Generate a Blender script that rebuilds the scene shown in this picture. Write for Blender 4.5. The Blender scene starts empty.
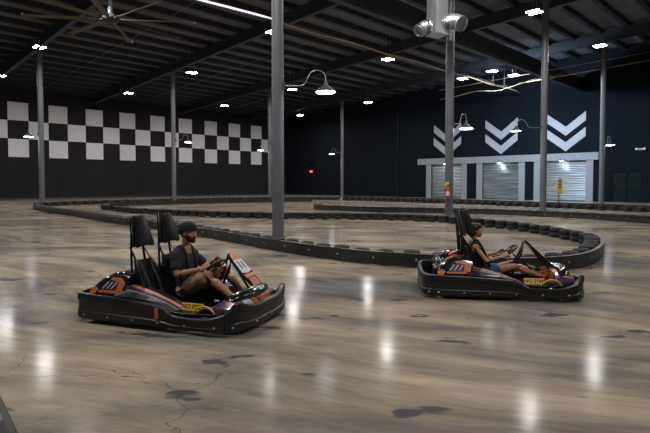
import bpy, bmesh, math, random
from mathutils import Vector, Matrix, Euler
random.seed(7)
R2 = math.sqrt(2.0)
C = bpy.context.scene.collection
F, CX, HY, EYE = 505.0, 325.0, 183.0, 1.6

def gp(px, py, z=0.0):
    """a point on the floor (or on height z) seen along a photograph ray"""
    Z = (EYE - z) * F / (py - HY)
    return Vector(((px - CX) / F * Z, Z, z))
def uv(a, b, z=0.0):
    return Vector(((a - b) / R2, (a + b) / R2, z))

# ------------------------------------------------------------------ materials
MATS = {}
def mat(name, col, rough=0.5, metal=0.0, coat=0.0, noise=0.0, nscale=8.0, bump=0.0, spec=0.5, emit=None, estr=0.0):
    if name in MATS: return MATS[name]
    m = bpy.data.materials.new(name); m.use_nodes = True
    nt = m.node_tree; b = nt.nodes['Principled BSDF']
    b.inputs['Base Color'].default_value = (*col, 1)
    b.inputs['Roughness'].default_value = rough
    b.inputs['Metallic'].default_value = metal
    b.inputs['Coat Weight'].default_value = coat
    b.inputs['Coat Roughness'].default_value = 0.12
    b.inputs['Specular IOR Level'].default_value = spec
    if emit:
        b.inputs['Emission Color'].default_value = (*emit, 1)
        b.inputs['Emission Strength'].default_value = estr
    if noise > 0 or bump > 0:
        tc = nt.nodes.new('ShaderNodeTexCoord')
        n = nt.nodes.new('ShaderNodeTexNoise'); n.inputs['Scale'].default_value = nscale
        n.inputs['Detail'].default_value = 4
        nt.links.new(tc.outputs['Object'], n.inputs['Vector'])
        if noise > 0:
            cr = nt.nodes.new('ShaderNodeValToRGB')
            cr.color_ramp.elements[0].position = 0.3; cr.color_ramp.elements[1].position = 0.7
            cr.color_ramp.elements[0].color = (*[c * (1 - noise) for c in col], 1)
            cr.color_ramp.elements[1].color = (*[min(1, c * (1 + noise)) for c in col], 1)
            nt.links.new(n.outputs['Fac'], cr.inputs['Fac'])
            nt.links.new(cr.outputs['Color'], b.inputs['Base Color'])
        if bump > 0:
            bp = nt.nodes.new('ShaderNodeBump'); bp.inputs['Strength'].default_value = bump
            bp.inputs['Distance'].default_value = 0.01
            nt.links.new(n.outputs['Fac'], bp.inputs['Height'])
            nt.links.new(bp.outputs['Normal'], b.inputs['Normal'])
    MATS[name] = m
    return m

def ribbed(name, col, axis_vec, period, depth=0.5, rough=0.6, noise=0.12):
    """metal siding: ribs along a given direction, made with a wave bump"""
    m = mat(name, col, rough, 0.0, noise=noise, nscale=0.6, spec=0.15)
    nt = m.node_tree; b = nt.nodes['Principled BSDF']
    g = nt.nodes.new('ShaderNodeNewGeometry')
    d = nt.nodes.new('ShaderNodeVectorMath'); d.operation = 'DOT_PRODUCT'
    d.inputs[1].default_value = axis_vec
    nt.links.new(g.outputs['Position'], d.inputs[0])
    mu = nt.nodes.new('ShaderNodeMath'); mu.operation = 'MULTIPLY'; mu.inputs[1].default_value = 2 * math.pi / period
    nt.links.new(d.outputs['Value'], mu.inputs[0])
    s = nt.nodes.new('ShaderNodeMath'); s.operation = 'SINE'; nt.links.new(mu.outputs[0], s.inputs[0])
    p = nt.nodes.new('ShaderNodeMath'); p.operation = 'GREATER_THAN'; p.inputs[1].default_value = 0.6
    nt.links.new(s.outputs[0], p.inputs[0])
    bp = nt.nodes.new('ShaderNodeBump'); bp.inputs['Strength'].default_value = depth; bp.inputs['Distance'].default_value = 0.03
    nt.links.new(s.outputs[0], bp.inputs['Height']); nt.links.new(bp.outputs['Normal'], b.inputs['Normal'])
    return m

U3, V3 = (1 / R2, 1 / R2, 0), (-1 / R2, 1 / R2, 0)
M_wallL = ribbed('charcoal siding', (0.025, 0.024, 0.027), U3, 0.40, 0.3, 0.85)
M_wallR = ribbed('navy black siding', (0.0042, 0.0066, 0.0100), V3, 0.40, 0.3, 0.9)
M_deck = ribbed('roof deck', (0.135, 0.142, 0.175), V3, 0.60, 0.5, 0.7)
M_steel = mat('dark steel', (0.032, 0.036, 0.042), 0.55, 0.0, noise=0.2, nscale=1.5)
M_purlin = mat('purlin steel', (0.025, 0.026, 0.030), 0.6, noise=0.2, nscale=1.0)
M_column = mat('grey column paint', (0.115, 0.119, 0.134), 0.45, 0.0, noise=0.12, nscale=1.2)
M_white = mat('white paint', (0.34, 0.345, 0.36), 0.6, noise=0.06, nscale=2.0)
M_header = mat('grey white header paint', (0.24, 0.245, 0.255), 0.6, noise=0.06, nscale=2.0)
M_panel = mat('white wall panel', (0.80, 0.79, 0.82), 0.75, noise=0.05, nscale=1.3)
M_black = mat('black plastic', (0.012, 0.012, 0.013), 0.38, noise=0.3, nscale=5, bump=0.05)
M_blackm = mat('black steel tube', (0.012, 0.012, 0.013), 0.3, 0.2)
M_rubber = mat('tyre rubber', (0.022, 0.021, 0.021), 0.75, noise=0.35, nscale=9, bump=0.3)
M_rail = mat('barrier board', (0.022, 0.022, 0.022), 0.42, noise=0.5, nscale=3.0, bump=0.1)
M_bolt = mat('zinc bolt', (0.5, 0.5, 0.5), 0.35, 0.8)
M_galv = mat('galvanised duct', (0.42, 0.44, 0.46), 0.32, 0.85, noise=0.12, nscale=3)
M_pad = mat('black vinyl', (0.007, 0.007, 0.008), 0.5, noise=0.3, nscale=12, bump=0.1, spec=0.3)
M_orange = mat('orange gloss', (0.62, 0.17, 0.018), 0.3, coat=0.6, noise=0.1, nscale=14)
M_gblack = mat('gloss black', (0.008, 0.009, 0.011), 0.16, coat=0.8)
M_purple = mat('purple gloss', (0.040, 0.022, 0.085), 0.28, coat=0.6)
M_gwhite = mat('white gloss', (0.66, 0.66, 0.68), 0.35, coat=0.4)
M_yellow = mat('yellow plate', (0.78, 0.52, 0.02), 0.45)
M_ink = mat('black ink', (0.01, 0.01, 0.01), 0.6)
M_skinm = mat('tanned skin', (0.50, 0.24, 0.13), 0.5, noise=0.12, nscale=14)
M_skinf = mat('light tan skin', (0.56, 0.27, 0.15), 0.48, noise=0.08, nscale=14)
M_shirt = mat('charcoal navy cotton', (0.024, 0.025, 0.036), 0.85, noise=0.2, nscale=20, bump=0.3)
M_khaki = mat('khaki cotton', (0.42, 0.29, 0.16), 0.85, noise=0.25, nscale=18, bump=0.3)
M_denim = mat('blue denim', (0.035, 0.10, 0.21), 0.8, noise=0.35, nscale=30, bump=0.3)
M_tank = mat('black cotton', (0.012, 0.012, 0.014), 0.85)
M_hair = mat('dark brown hair', (0.022, 0.012, 0.008), 0.5, noise=0.4, nscale=40, bump=0.5)
M_beard = mat('dark beard', (0.020, 0.011, 0.007), 0.8, noise=0.4, nscale=90, bump=0.5)
M_shoe = mat('dark shoe', (0.03, 0.028, 0.03), 0.6, noise=0.2)
M_shoer = mat('red brown shoe', (0.28, 0.07, 0.03), 0.55, noise=0.3, nscale=20)
M_web = mat('harness webbing', (0.014, 0.014, 0.016), 0.6)
M_fan = mat('tan fan blade', (0.10, 0.08, 0.045), 0.4, 0.2, noise=0.15, nscale=2)
M_red = mat('extinguisher red', (0.62, 0.02, 0.015), 0.3, coat=0.5)
M_tag = mat('yellow green tag', (0.66, 0.72, 0.03), 0.5)
M_sign = mat('amber sign', (0.68, 0.36, 0.02), 0.5)
M_pipe = mat('copper brown pipe', (0.62, 0.42, 0.25), 0.4, 0.0, noise=0.15, nscale=2)
M_led = mat('led diffuser', (0.9, 0.9, 1.0), 0.4, emit=(0.93, 0.93, 1.0), estr=42)
M_led2 = mat('lamp glow', (0.9, 0.9, 1.0), 0.4, emit=(0.85, 0.90, 1.0), estr=22)
M_exit = mat('exit glow', (0.8, 0.02, 0.02), 0.4, emit=(1.0, 0.03, 0.03), estr=5)
M_green = mat('dark green door', (0.004, 0.008, 0.008), 0.7, spec=0.15)
M_pipe_shine = mat('painted lamp shine', (0.8, 0.78, 0.9), 0.4, emit=(0.86, 0.80, 1.0), estr=0.85)  # emission stands in for lamp light falling on the pipe

def door_mat():
    m = mat('steel shutter', (0.46, 0.49, 0.48), 0.38, 0.35, noise=0.10, nscale=1.0)
    nt = m.node_tree; b = nt.nodes['Principled BSDF']
    g = nt.nodes.new('ShaderNodeNewGeometry'); sx = nt.nodes.new('ShaderNodeSeparateXYZ')
    nt.links.new(g.outputs['Position'], sx.inputs[0])
    n = nt.nodes.new('ShaderNodeTexNoise'); n.inputs['Scale'].default_value = 3.5; n.inputs['Detail'].default_value = 3
    mp = nt.nodes.new('ShaderNodeMapping'); mp.inputs['Scale'].default_value = (0.12, 0.12, 2.2)
    nt.links.new(g.outputs['Position'], mp.inputs[0]); nt.links.new(mp.outputs[0], n.inputs['Vector'])
    cr = nt.nodes.new('ShaderNodeValToRGB')
    cr.color_ramp.elements[0].position = .3; cr.color_ramp.elements[0].color = (.085, .10, .095, 1)
    cr.color_ramp.elements[1].position = .72; cr.color_ramp.elements[1].color = (.24, .27, .26, 1)
    nt.links.new(n.outputs['Fac'], cr.inputs[0]); nt.links.new(cr.outputs[0], b.inputs['Base Color'])
    return m
M_shutter = door_mat()

def livery():
    m = mat('racing livery', (0.6, 0.17, 0.02), 0.28, coat=0.7)
    nt = m.node_tree; b = nt.nodes['Principled BSDF']
    tc = nt.nodes.new('ShaderNodeTexCoord'); mp = nt.nodes.new('ShaderNodeMapping')
    mp.inputs['Rotation'].default_value = (0.3, 0.5, 0.7); mp.inputs['Scale'].default_value = (4.5, 9.0, 9.0)
    v = nt.nodes.new('ShaderNodeTexVoronoi'); v.inputs['Scale'].default_value = 1.0
    nt.links.new(tc.outputs['Object'], mp.inputs[0]); nt.links.new(mp.outputs[0], v.inputs['Vector'])
    s = nt.nodes.new('ShaderNodeSeparateColor'); nt.links.new(v.outputs['Color'], s.inputs[0])
    cr = nt.nodes.new('ShaderNodeValToRGB'); cr.color_ramp.interpolation = 'CONSTANT'
    e = cr.color_ramp.elements
    e[0].position = 0; e[0].color = (.62, .17, .018, 1)
    e[1].position = .50; e[1].color = (.012, .014, .03, 1)
    for p, c in ((.70, (.05, .025, .10, 1)), (.82, (.6, .6, .62, 1)), (.88, (.55, .14, .02, 1))):
        k = e.new(p); k.color = c
    nt.links.new(s.outputs[0], cr.inputs[0]); nt.links.new(cr.outputs[0], b.inputs['Base Color'])
    return m
M_livery = livery()

def floor_mat():
    m = bpy.data.materials.new('polished concrete'); m.use_nodes = True
    nt = m.node_tree; N = nt.nodes; L = nt.links; b = N['Principled BSDF']
    g = N.new('ShaderNodeNewGeometry')
    def noise(vec, scale, detail, rough=0.6, dist=0.0):
        n = N.new('ShaderNodeTexNoise'); n.inputs['Scale'].default_value = scale; n.inputs['Detail'].default_value = detail
        n.inputs['Roughness'].default_value = rough; n.inputs['Distortion'].default_value = dist
        L.new(vec, n.inputs['Vector']); return n.outputs['Fac']
    def mapping(rot, sc, src=None):
        m1 = N.new('ShaderNodeMapping'); m1.inputs['Rotation'].default_value = (0, 0, rot)
        mp = N.new('ShaderNodeMapping'); mp.inputs['Scale'].default_value = sc
        L.new(src or g.outputs['Position'], m1.inputs['Vector']); L.new(m1.outputs[0], mp.inputs['Vector']); return mp.outputs[0]
    def ramp(fac, p0, c0, p1, c1):
        r = N.new('ShaderNodeValToRGB'); r.color_ramp.elements[0].position = p0; r.color_ramp.elements[1].position = p1
        r.color_ramp.elements[0].color = (*c0, 1); r.color_ramp.elements[1].color = (*c1, 1)
        L.new(fac, r.inputs[0]); return r.outputs['Color']
    def mix(kind, fac, a, c):
        x = N.new('ShaderNodeMix'); x.data_type = 'RGBA'; x.blend_type = kind
        if isinstance(fac, float): x.inputs[0].default_value = fac
        else: L.new(fac, x.inputs[0])
        L.new(a, x.inputs[6])
        if isinstance(c, tuple): x.inputs[7].default_value = (*c, 1)
        else: L.new(c, x.inputs[7])
        return x.outputs[2]
    # gentle warp so that the tyre streaks sweep round the track
    wn = N.new('ShaderNodeTexNoise'); wn.inputs['Scale'].default_value = 0.09; wn.inputs['Detail'].default_value = 1
    L.new(g.outputs['Position'], wn.inputs['Vector'])
    sub = N.new('ShaderNodeVectorMath'); sub.operation = 'SUBTRACT'; sub.inputs[1].default_value = (.5, .5, .5)
    L.new(wn.outputs['Color'], sub.inputs[0])
    sc = N.new('ShaderNodeVectorMath'); sc.operation = 'SCALE'; sc.inputs['Scale'].default_value = 9.0
    L.new(sub.outputs[0], sc.inputs[0])
    add = N.new('ShaderNodeVectorMath'); add.operation = 'ADD'
    L.new(g.outputs['Position'], add.inputs[0]); L.new(sc.outputs[0], add.inputs[1])
    W = add.outputs[0]
    s1 = noise(mapping(0.42, (0.22, 1.5, 1), W), 1.5, 7, 0.66)
    s2 = noise(mapping(0.55, (0.6, 10.0, 1), W), 1.5, 5, 0.7)
    s3 = noise(mapping(0.1, (0.35, 0.8, 1)), 0.9, 6, 0.62, 0.6)
    base = ramp(s1, 0.30, (0.19, 0.166, 0.138), 0.72, (0.51, 0.44, 0.35))
    fine = ramp(s2, 0.36, (0.86, 0.845, 0.83), 0.64, (1.06, 1.05, 1.04))
    col = mix('MULTIPLY', 0.9, base, fine)
    blot = ramp(s3, 0.38, (0.48, 0.53, 0.61), 0.60, (1.12, 1.06, 0.98))
    col = mix('MULTIPLY', 0.95, col, blot)
    # oil and rubber stains with edges of their own
    st = noise(mapping(0.1, (0.75, 1.5, 1)), 1.5, 3, 0.55, 0.3)
    stf = ramp(st, 0.635, (0, 0, 0), 0.665, (1, 1, 1))
    col = mix('MIX', stf, col, (0.085, 0.086, 0.092))
    sp = noise(mapping(0.1, (1, 1.8, 1)), 6.0, 2, 0.5)
    col = mix('MIX', ramp(sp, 0.755, (0, 0, 0), 0.775, (1, 1, 1)), col, (0.04, 0.038, 0.036))
    # cracks
    vo = N.new('ShaderNodeTexVoronoi'); vo.feature = 'DISTANCE_TO_EDGE'; vo.inputs['Scale'].default_value = 0.36
    cn = N.new('ShaderNodeTexNoise'); cn.inputs['Scale'].default_value = 1.3; cn.inputs['Detail'].default_value = 5
    L.new(g.outputs['Position'], cn.inputs['Vector'])
    c2 = N.new('ShaderNodeVectorMath'); c2.operation = 'SCALE'; c2.inputs['Scale'].default_value = 1.3
    L.new(cn.outputs['Color'], c2.inputs[0])
    c3 = N.new('ShaderNodeVectorMath'); c3.operation = 'ADD'; L.new(g.outputs['Position'], c3.inputs[0]); L.new(c2.outputs[0], c3.inputs[1])
    L.new(c3.outputs[0], vo.inputs['Vector'])
    cf = ramp(vo.outputs['Distance'], 0.0, (1, 1, 1), 0.0018, (0, 0, 0))
    gate = ramp(noise(mapping(0.7, (1, 1, 1)), 0.35, 2), 0.50, (0, 0, 0), 0.60, (.7, .7, .7))
    cm = mix('MULTIPLY', 1.0, cf, gate)
    col = mix('MIX', cm, col, (0.035, 0.03, 0.028))
    L.new(col, b.inputs['Base Color'])
    rr = ramp(noise(mapping(0.1, (0.5, 1.6, 1), W), 1.4, 5), 0.3, (0.11, 0.11, 0.11), 0.75, (0.19, 0.19, 0.19))
    L.new(rr, b.inputs['Roughness'])
    b.inputs['Specular IOR Level'].default_value = 0.22; b.inputs['IOR'].default_value = 1.11
    bp = N.new('ShaderNodeBump'); bp.inputs['Strength'].default_value = 0.04; bp.inputs['Distance'].default_value = 0.006
    L.new(noise(mapping(0, (1, 1, 1)), 1.6, 2), bp.inputs['Height']); L.new(bp.outputs['Normal'], b.inputs['Normal'])
    return m
M_floor = floor_mat()

# ------------------------------------------------------------------ mesh helpers
def link(name, bm, m, parent=None, smooth=False, loc=None):
    me = bpy.data.meshes.new(name)
    bmesh.ops.recalc_face_normals(bm, faces=bm.faces)
    bm.to_mesh(me); bm.free()
    if smooth:
        for p in me.polygons: p.use_smooth = True
    me.materials.append(m)
    o = bpy.data.objects.new(name, me); C.objects.link(o)
    if parent: o.parent = parent
    if loc is not None: o.location = loc
    return o
def soft(o, ang=40):
    """smooth shading except at sharp edges"""
    me = o.data
    for p in me.polygons: p.use_smooth = True
    try: me.set_sharp_from_angle(angle=math.radians(ang))
    except Exception: pass
    return o
def tag(o, label=None, cat=None, group=None, kind=None):
    if label: o['label'] = label
    if cat: o['category'] = cat
    if group: o['group'] = group
    if kind: o['kind'] = kind
    return o
def empty(name, loc=(0, 0, 0), rz=0.0, parent=None):
    o = bpy.data.objects.new(name, None); C.objects.link(o); o.location = loc; o.rotation_euler = (0, 0, rz)
    o.empty_display_size = 0.1
    if parent: o.parent = parent
    return o
def BM(): return bmesh.new()
def box(bm, lo, hi, rot=None, about=None, bev=0.0):
    lo, hi = Vector(lo), Vector(hi)
    vs = [bm.verts.new((x, y, z)) for x in (lo.x, hi.x) for y in (lo.y, hi.y) for z in (lo.z, hi.z)]
    fs = [bm.faces.new([vs[i] for i in q]) for q in ((0,1,3,2),(4,6,7,5),(0,4,5,1),(2,3,7,6),(0,2,6,4),(1,5,7,3))]
    if bev > 0:
        es = list({e for f in fs for e in f.edges})
        r = bmesh.ops.bevel(bm, geom=es, offset=bev, segments=2, profile=0.5, affect='EDGES')
        vs = list({v for f in r['faces'] for v in f.verts} | {v for v in vs if v.is_valid})
    if rot is not None:
        c = Vector(about) if about is not None else (lo + hi) / 2
        for v in vs: v.co = rot @ (v.co - c) + c
    return vs
def prism(bm, loop, d):
    """loop: 3-D points of a planar polygon; extruded by vector d"""
    d = Vector(d)
    a = [bm.verts.new(p) for p in loop]; b = [bm.verts.new(Vector(p) + d) for p in loop]
    bm.faces.new(a); bm.faces.new(list(reversed(b)))
    n = len(a)
    for i in range(n): bm.faces.new((a[i], b[i], b[(i + 1) % n], a[(i + 1) % n]))
def frame_at(t):
    t = t.normalized(); up = Vector((0, 0, 1)) if abs(t.z) < 0.95 else Vector((1, 0, 0))
    s = t.cross(up).normalized(); return s, s.cross(t).normalized()
def tube(bm, pts, r, seg=10, closed=False, cap=True, ell=None):
    pts = [Vector(p) for p in pts]; n = len(pts)
    rs = r if isinstance(r, (list, tuple)) else [r] * n
    rings = []; prev = None
    for i, p in enumerate(pts):
        if closed: t = pts[(i + 1) % n] - pts[i - 1]
        else: t = pts[min(i + 1, n - 1)] - pts[max(i - 1, 0)]
        t = t.normalized()
        if prev is None: s, w = frame_at(t)
        else:
            s = prev - t * prev.dot(t)
            s = s.normalized() if s.length > 1e-6 else frame_at(t)[0]
            w = t.cross(s).normalized()
        prev = s
        ring = []
        for k in range(seg):
            a = 2 * math.pi * k / seg
            ex, ey = ell if ell else (1, 1)
            ring.append(bm.verts.new(p + s * math.cos(a) * rs[i] * ex + w * math.sin(a) * rs[i] * ey))
        rings.append(ring)
    m = n if closed else n - 1
    for i in range(m):
        A, B = rings[i], rings[(i + 1) % n]
        for k in range(seg): bm.faces.new((A[k], A[(k + 1) % seg], B[(k + 1) % seg], B[k]))
    if cap and not closed:
        bm.faces.new(list(reversed(rings[0]))); bm.faces.new(rings[-1])
    return rings
def lathe(bm, prof, seg=24, M=None, capb=True, capt=True):
    """prof: (r, z) pairs about z"""
    M = M or Matrix.Identity(4); rings = []
    for r, z in prof:
        rings.append([bm.verts.new(M @ Vector((r * math.cos(2 * math.pi * k / seg), r * math.sin(2 * math.pi * k / seg), z))) for k in range(seg)])
    for A, B in zip(rings, rings[1:]):
        for k in range(seg): bm.faces.new((A[k], A[(k + 1) % seg], B[(k + 1) % seg], B[k]))
    if capb: bm.faces.new(list(reversed(rings[0])))
    if capt: bm.faces.new(rings[-1])
def ball(bm, c, r, sc=(1, 1, 1), seg=16, M=None):
    mt = Matrix.Translation(Vector(c)) @ (M or Matrix.Identity(4)) @ Matrix.Diagonal((r * sc[0], r * sc[1], r * sc[2], 1))
    return bmesh.ops.create_uvsphere(bm, u_segments=seg, v_segments=max(6, seg * 2 // 3), radius=1.0, matrix=mt)['verts']
def smooth_path(pts, step=0.2, closed=False):
    pts = [Vector(p) for p in pts]; n = len(pts); out = []
    rng = n if closed else n - 1
    for i in range(rng):
        if closed: p0, p1, p2, p3 = pts[i - 1], pts[i], pts[(i + 1) % n], pts[(i + 2) % n]
        else: p0, p1, p2, p3 = pts[max(i - 1, 0)], pts[i], pts[i + 1], pts[min(i + 2, n - 1)]
        k = max(2, int((p2 - p1).length / step))
        for j in range(k):
            t = j / k
            out.append(0.5 * ((2 * p1) + (p2 - p0) * t + (2 * p0 - 5 * p1 + 4 * p2 - p3) * t * t + (3 * p1 - p0 - 3 * p2 + p3) * t ** 3))
    if not closed: out.append(pts[-1])
    return out
def resample(path, d, start=0.0):
    out = []; acc = 0; nxt = start
    for a, b in zip(path, path[1:]):
        l = (b - a).length
        while nxt <= acc + l and l > 1e-9:
            t = (nxt - acc) / l; out.append((a.lerp(b, t), (b - a).normalized())); nxt += d
        acc += l
    return out
def place(o, p, rz=0.0):
    o.location = p; o.rotation_euler = (0, 0, rz); return o
def dup(root, loc, rz=None, **kw):
    r = root.copy(); C.objects.link(r); r.location = loc
    if rz is not None: r.rotation_euler = (r.rotation_euler.x, r.rotation_euler.y, rz)
    def rec(s, d):
        for ch in list(s.children):
            c = ch.copy(); C.objects.link(c); c.parent = d; c.matrix_parent_inverse = ch.matrix_parent_inverse.copy(); rec(ch, c)
    rec(root, r)
    tag(r, **kw); return r
def text_mesh(name, body, size, m, parent, mtx, depth=0.002, bold=0.0):
    cu = bpy.data.curves.new(name, 'FONT'); cu.body = body; cu.size = size; cu.extrude = depth
    cu.align_x = 'CENTER'; cu.align_y = 'CENTER'; cu.offset = bold
    t = bpy.data.objects.new(name, cu); C.objects.link(t)
    dg = bpy.context.evaluated_depsgraph_get(); me = bpy.data.meshes.new_from_object(t.evaluated_get(dg))
    bpy.data.objects.remove(t); me.name = name; me.materials.clear(); me.materials.append(m)
    me.transform(mtx)
    o = bpy.data.objects.new(name, me); C.objects.link(o)
    if parent: o.parent = parent
    return o
def remeshed(name, bm, m, parent, voxel=0.008, it=4, fac=0.5):
    me = bpy.data.meshes.new(name); bmesh.ops.recalc_face_normals(bm, faces=bm.faces); bm.to_mesh(me); bm.free()
    o = bpy.data.objects.new(name, me); C.objects.link(o)
    r = o.modifiers.new('r', 'REMESH'); r.mode = 'VOXEL'; r.voxel_size = voxel; r.use_smooth_shade = True
    s = o.modifiers.new('s', 'SMOOTH'); s.iterations = it; s.factor = fac
    dg = bpy.context.evaluated_depsgraph_get(); me2 = bpy.data.meshes.new_from_object(o.evaluated_get(dg))
    bpy.data.objects.remove(o); bpy.data.meshes.remove(me)
    me2.name = name; me2.materials.clear(); me2.materials.append(m)
    for p in me2.polygons: p.use_smooth = True
    o = bpy.data.objects.new(name, me2); C.objects.link(o)
    if parent: o.parent = parent
    return o
ORD = ['first', 'second', 'third', 'fourth', 'fifth', 'sixth', 'seventh', 'eighth', 'ninth', 'tenth', 'eleventh', 'twelfth']

# ------------------------------------------------------------------ the hall
WA, WB = 47.2, 55.2
def deck_z(b): return 11.0 + 0.045 * (WB - b)
def slab(name, m, pts, z0, z1):
    bm = BM(); prism(bm, [Vector((p.x, p.y, z0)) for p in pts], (0, 0, z1 - z0))
    return tag(link(name, bm, m), kind='structure')
slab('floor', M_floor, [uv(-9, -9), uv(WA, -9), uv(WA, WB), uv(-9, WB)], -0.1, 0.0)
slab('wall_left', M_wallL, [uv(-9, WB), uv(WA + .2, WB), uv(WA + .2, WB + .2), uv(-9, WB + .2)], 0, 11.2)
slab('baseboard_left', M_steel, [uv(-9, WB - .06), uv(WA, WB - .06), uv(WA, WB), uv(-9, WB)], 0.0, 0.18)
# right wall with three shutter openings and a dark doorway
DOORS = [(27.10, 30.78), (21.03, 24.77), (15.06, 18.95)]
bm = BM()
edges = [-9.0]
for lo, hi in sorted([(10.9, 13.1)] + DOORS): edges += [lo, hi]
edges.append(WB)
for i in range(0, len(edges), 2):
    prism(bm, [uv(WA, edges[i]), uv(WA + .25, edges[i]), uv(WA + .25, edges[i + 1]), uv(WA, edges[i + 1])], (0, 0, 13.9))
for i in range(1, len(edges) - 1, 2):
    zt = 2.6 if i == 1 else 3.62
    prism(bm, [uv(WA, edges[i], zt), uv(WA + .25, edges[i], zt), uv(WA + .25, edges[i + 1], zt), uv(WA, edges[i + 1], zt)], (0, 0, 13.9 - zt))
tag(link('wall_right', bm, M_wallR), kind='structure')
for i, (lo, hi) in enumerate(DOORS):
    bm = BM(); n = 24
    for k in range(n):                      # curtain of curved slats
        z0 = 0.02 + k * 3.6 / n; z1 = z0 + 3.6 / n
        prism(bm, [uv(WA + .12, lo, z0), uv(WA + .085, lo, (z0 + z1) / 2 - .02), uv(WA + .12, lo, z1 - .012), uv(WA + .15, lo, z1 - .012), uv(WA + .15, lo, z0)], uv(0, hi - lo))
    d = tag(link('door_%d' % (i + 1), bm, M_shutter), kind='structure')
    bm = BM(); prism(bm, [uv(WA + .06, lo, 0), uv(WA + .17, lo, 0), uv(WA + .17, lo, .10), uv(WA + .06, lo, .10)], uv(0, hi - lo)); link('bottom_bar', bm, M_steel, d)
bm = BM()
prism(bm, [uv(WA + .15, 10.9), uv(WA + .2, 10.9), uv(WA + .2, 13.1), uv(WA + .15, 13.1)], (0, 0, 2.6))
d4 = tag(link('door_4', bm, M_green), kind='structure')
for lo, hi, z0, z1 in ((10.9, 11.02, 0, 2.6), (11.94, 12.06, 0, 2.6), (12.98, 13.1, 0, 2.6), (10.9, 13.1, 2.48, 2.6), (10.9, 13.1, 0, .12), (10.9, 13.1, 1.0, 1.1)):
    bm = BM(); prism(bm, [uv(WA + .08, lo, z0), uv(WA + .15, lo, z0), uv(WA + .15, hi, z0), uv(WA + .08, hi, z0)], (0, 0, z1 - z0)); link('door_frame', bm, M_green, d4)
# white trim round the shutters
ti = 1
bm = BM(); prism(bm, [uv(WA - .16, 14.04, 3.6), uv(WA, 14.04, 3.6), uv(WA, 32.5, 3.6), uv(WA - .16, 32.5, 3.6)], (0, 0, .65))
tag(link('trim_%d' % ti, bm, M_header), kind='structure')
for lo, hi in DOORS:
    for s, t in ((lo - .6, lo), (hi, hi + .62)):
        ti += 1; bm = BM()
        prism(bm, [uv(WA - .10, s), uv(WA, s), uv(WA, t), uv(WA - .10, t)], (0, 0, 3.6))
        tag(link('trim_%d' % ti, bm, M_header), kind='structure')
# roof deck, purlins, frames
bm = BM(); prism(bm, [uv(-9, -9, deck_z(-9)), uv(-9, WB + .2, deck_z(WB)), uv(-9, WB + .2, deck_z(WB) + .15), uv(-9, -9, deck_z(-9) + .15)], uv(WA + 9.2, 0))
ceil = tag(link('ceiling', bm, M_deck), kind='structure')
b = 1.0
while b < WB - .5:
    z = deck_z(b); bm = BM()
    w, h = .30, .36
    prism(bm, [uv(-9, b, z - h), uv(-9, b + w, z - h), uv(-9, b + w, z - h + .02), uv(-9, b + .02, z - h + .02), uv(-9, b + .02, z - .02), uv(-9, b + .02, z - .001), uv(-9, b, z - .001)], uv(WA + 9, 0))
    link('purlin', bm, M_purlin, ceil); b += 1.85
for a in (0.6, 10.75, 20.7, 30.9, 41.0):
    bm = BM()
    for (w, t0, t1) in ((.15, .26, .285), (.012, .285, 1.0), (.15, 1.0, 1.03)):
        prism(bm, [uv(a - w, -9, deck_z(-9) - t1), uv(a + w, -9, deck_z(-9) - t1), uv(a + w, -9, deck_z(-9) - t0), uv(a - w, -9, deck_z(-9) - t0)],
              uv(0, WB + 9, deck_z(WB) - deck_z(-9)))
    tag(link('roof_beam', bm, M_steel), kind='structure')
bm = BM()
for (w, z0, z1) in ((.17, 9.62, 9.66), (.02, 9.66, 10.66), (.17, 10.66, 10.7)):
    prism(bm, [uv(-9, 15.6 - w, z0), uv(WA, 15.6 - w, z0), uv(WA, 15.6 + w, z0), uv(-9, 15.6 + w, z0)], (0, 0, z1 - z0))
tag(link('roof_girder', bm, M_steel), kind='structure')

# columns ------------------------------------------------------------
cols = [(278, 11.6, 'wide round grey steel column, tallest and nearest, rising behind the near tyre barrier'),
        (449, 11.6, 'grey round steel column with the fire extinguisher, behind the right kart'),
        (543, 11.6, 'grey round steel column in front of the third chevrons and third shutter'),
        (601.5, 11.6, 'grey round steel column at the right end of the white shutter header'),
        (42, 38.5, 'grey round steel column farthest left, where the tyre barrier turns'),
        (174, 38.5, 'grey round steel column before the checkered wall, second from the left'),
        (270, 38.5, 'thin far grey column half hidden by the tallest near column'),
        (342, 38.5, 'thin far grey column alone against the black wall right of the centre')]
COLP = {}
for px, bb, lab in cols:
    t = (px - CX) / F; a = bb * (1 + t) / (1 - t); p = uv(a, bb); COLP[px] = p
    e = tag(empty('support_column', p), lab, 'column', kind='thing')
    top = deck_z(bb) - 1.05
    bm = BM(); r = .175
    lathe(bm, [(r, .03), (r, top - .03)], 28)
    soft(link('shaft', bm, M_column, e), 60)
    bm = BM(); box(bm, (-.27, -.27, 0), (.27, .27, .03)); link('base_plate', bm, M_steel, e)
    bm = BM(); box(bm, (-.25, -.25, top - .03), (.25, .25, top)); link('cap_plate', bm, M_steel, e)
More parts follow.
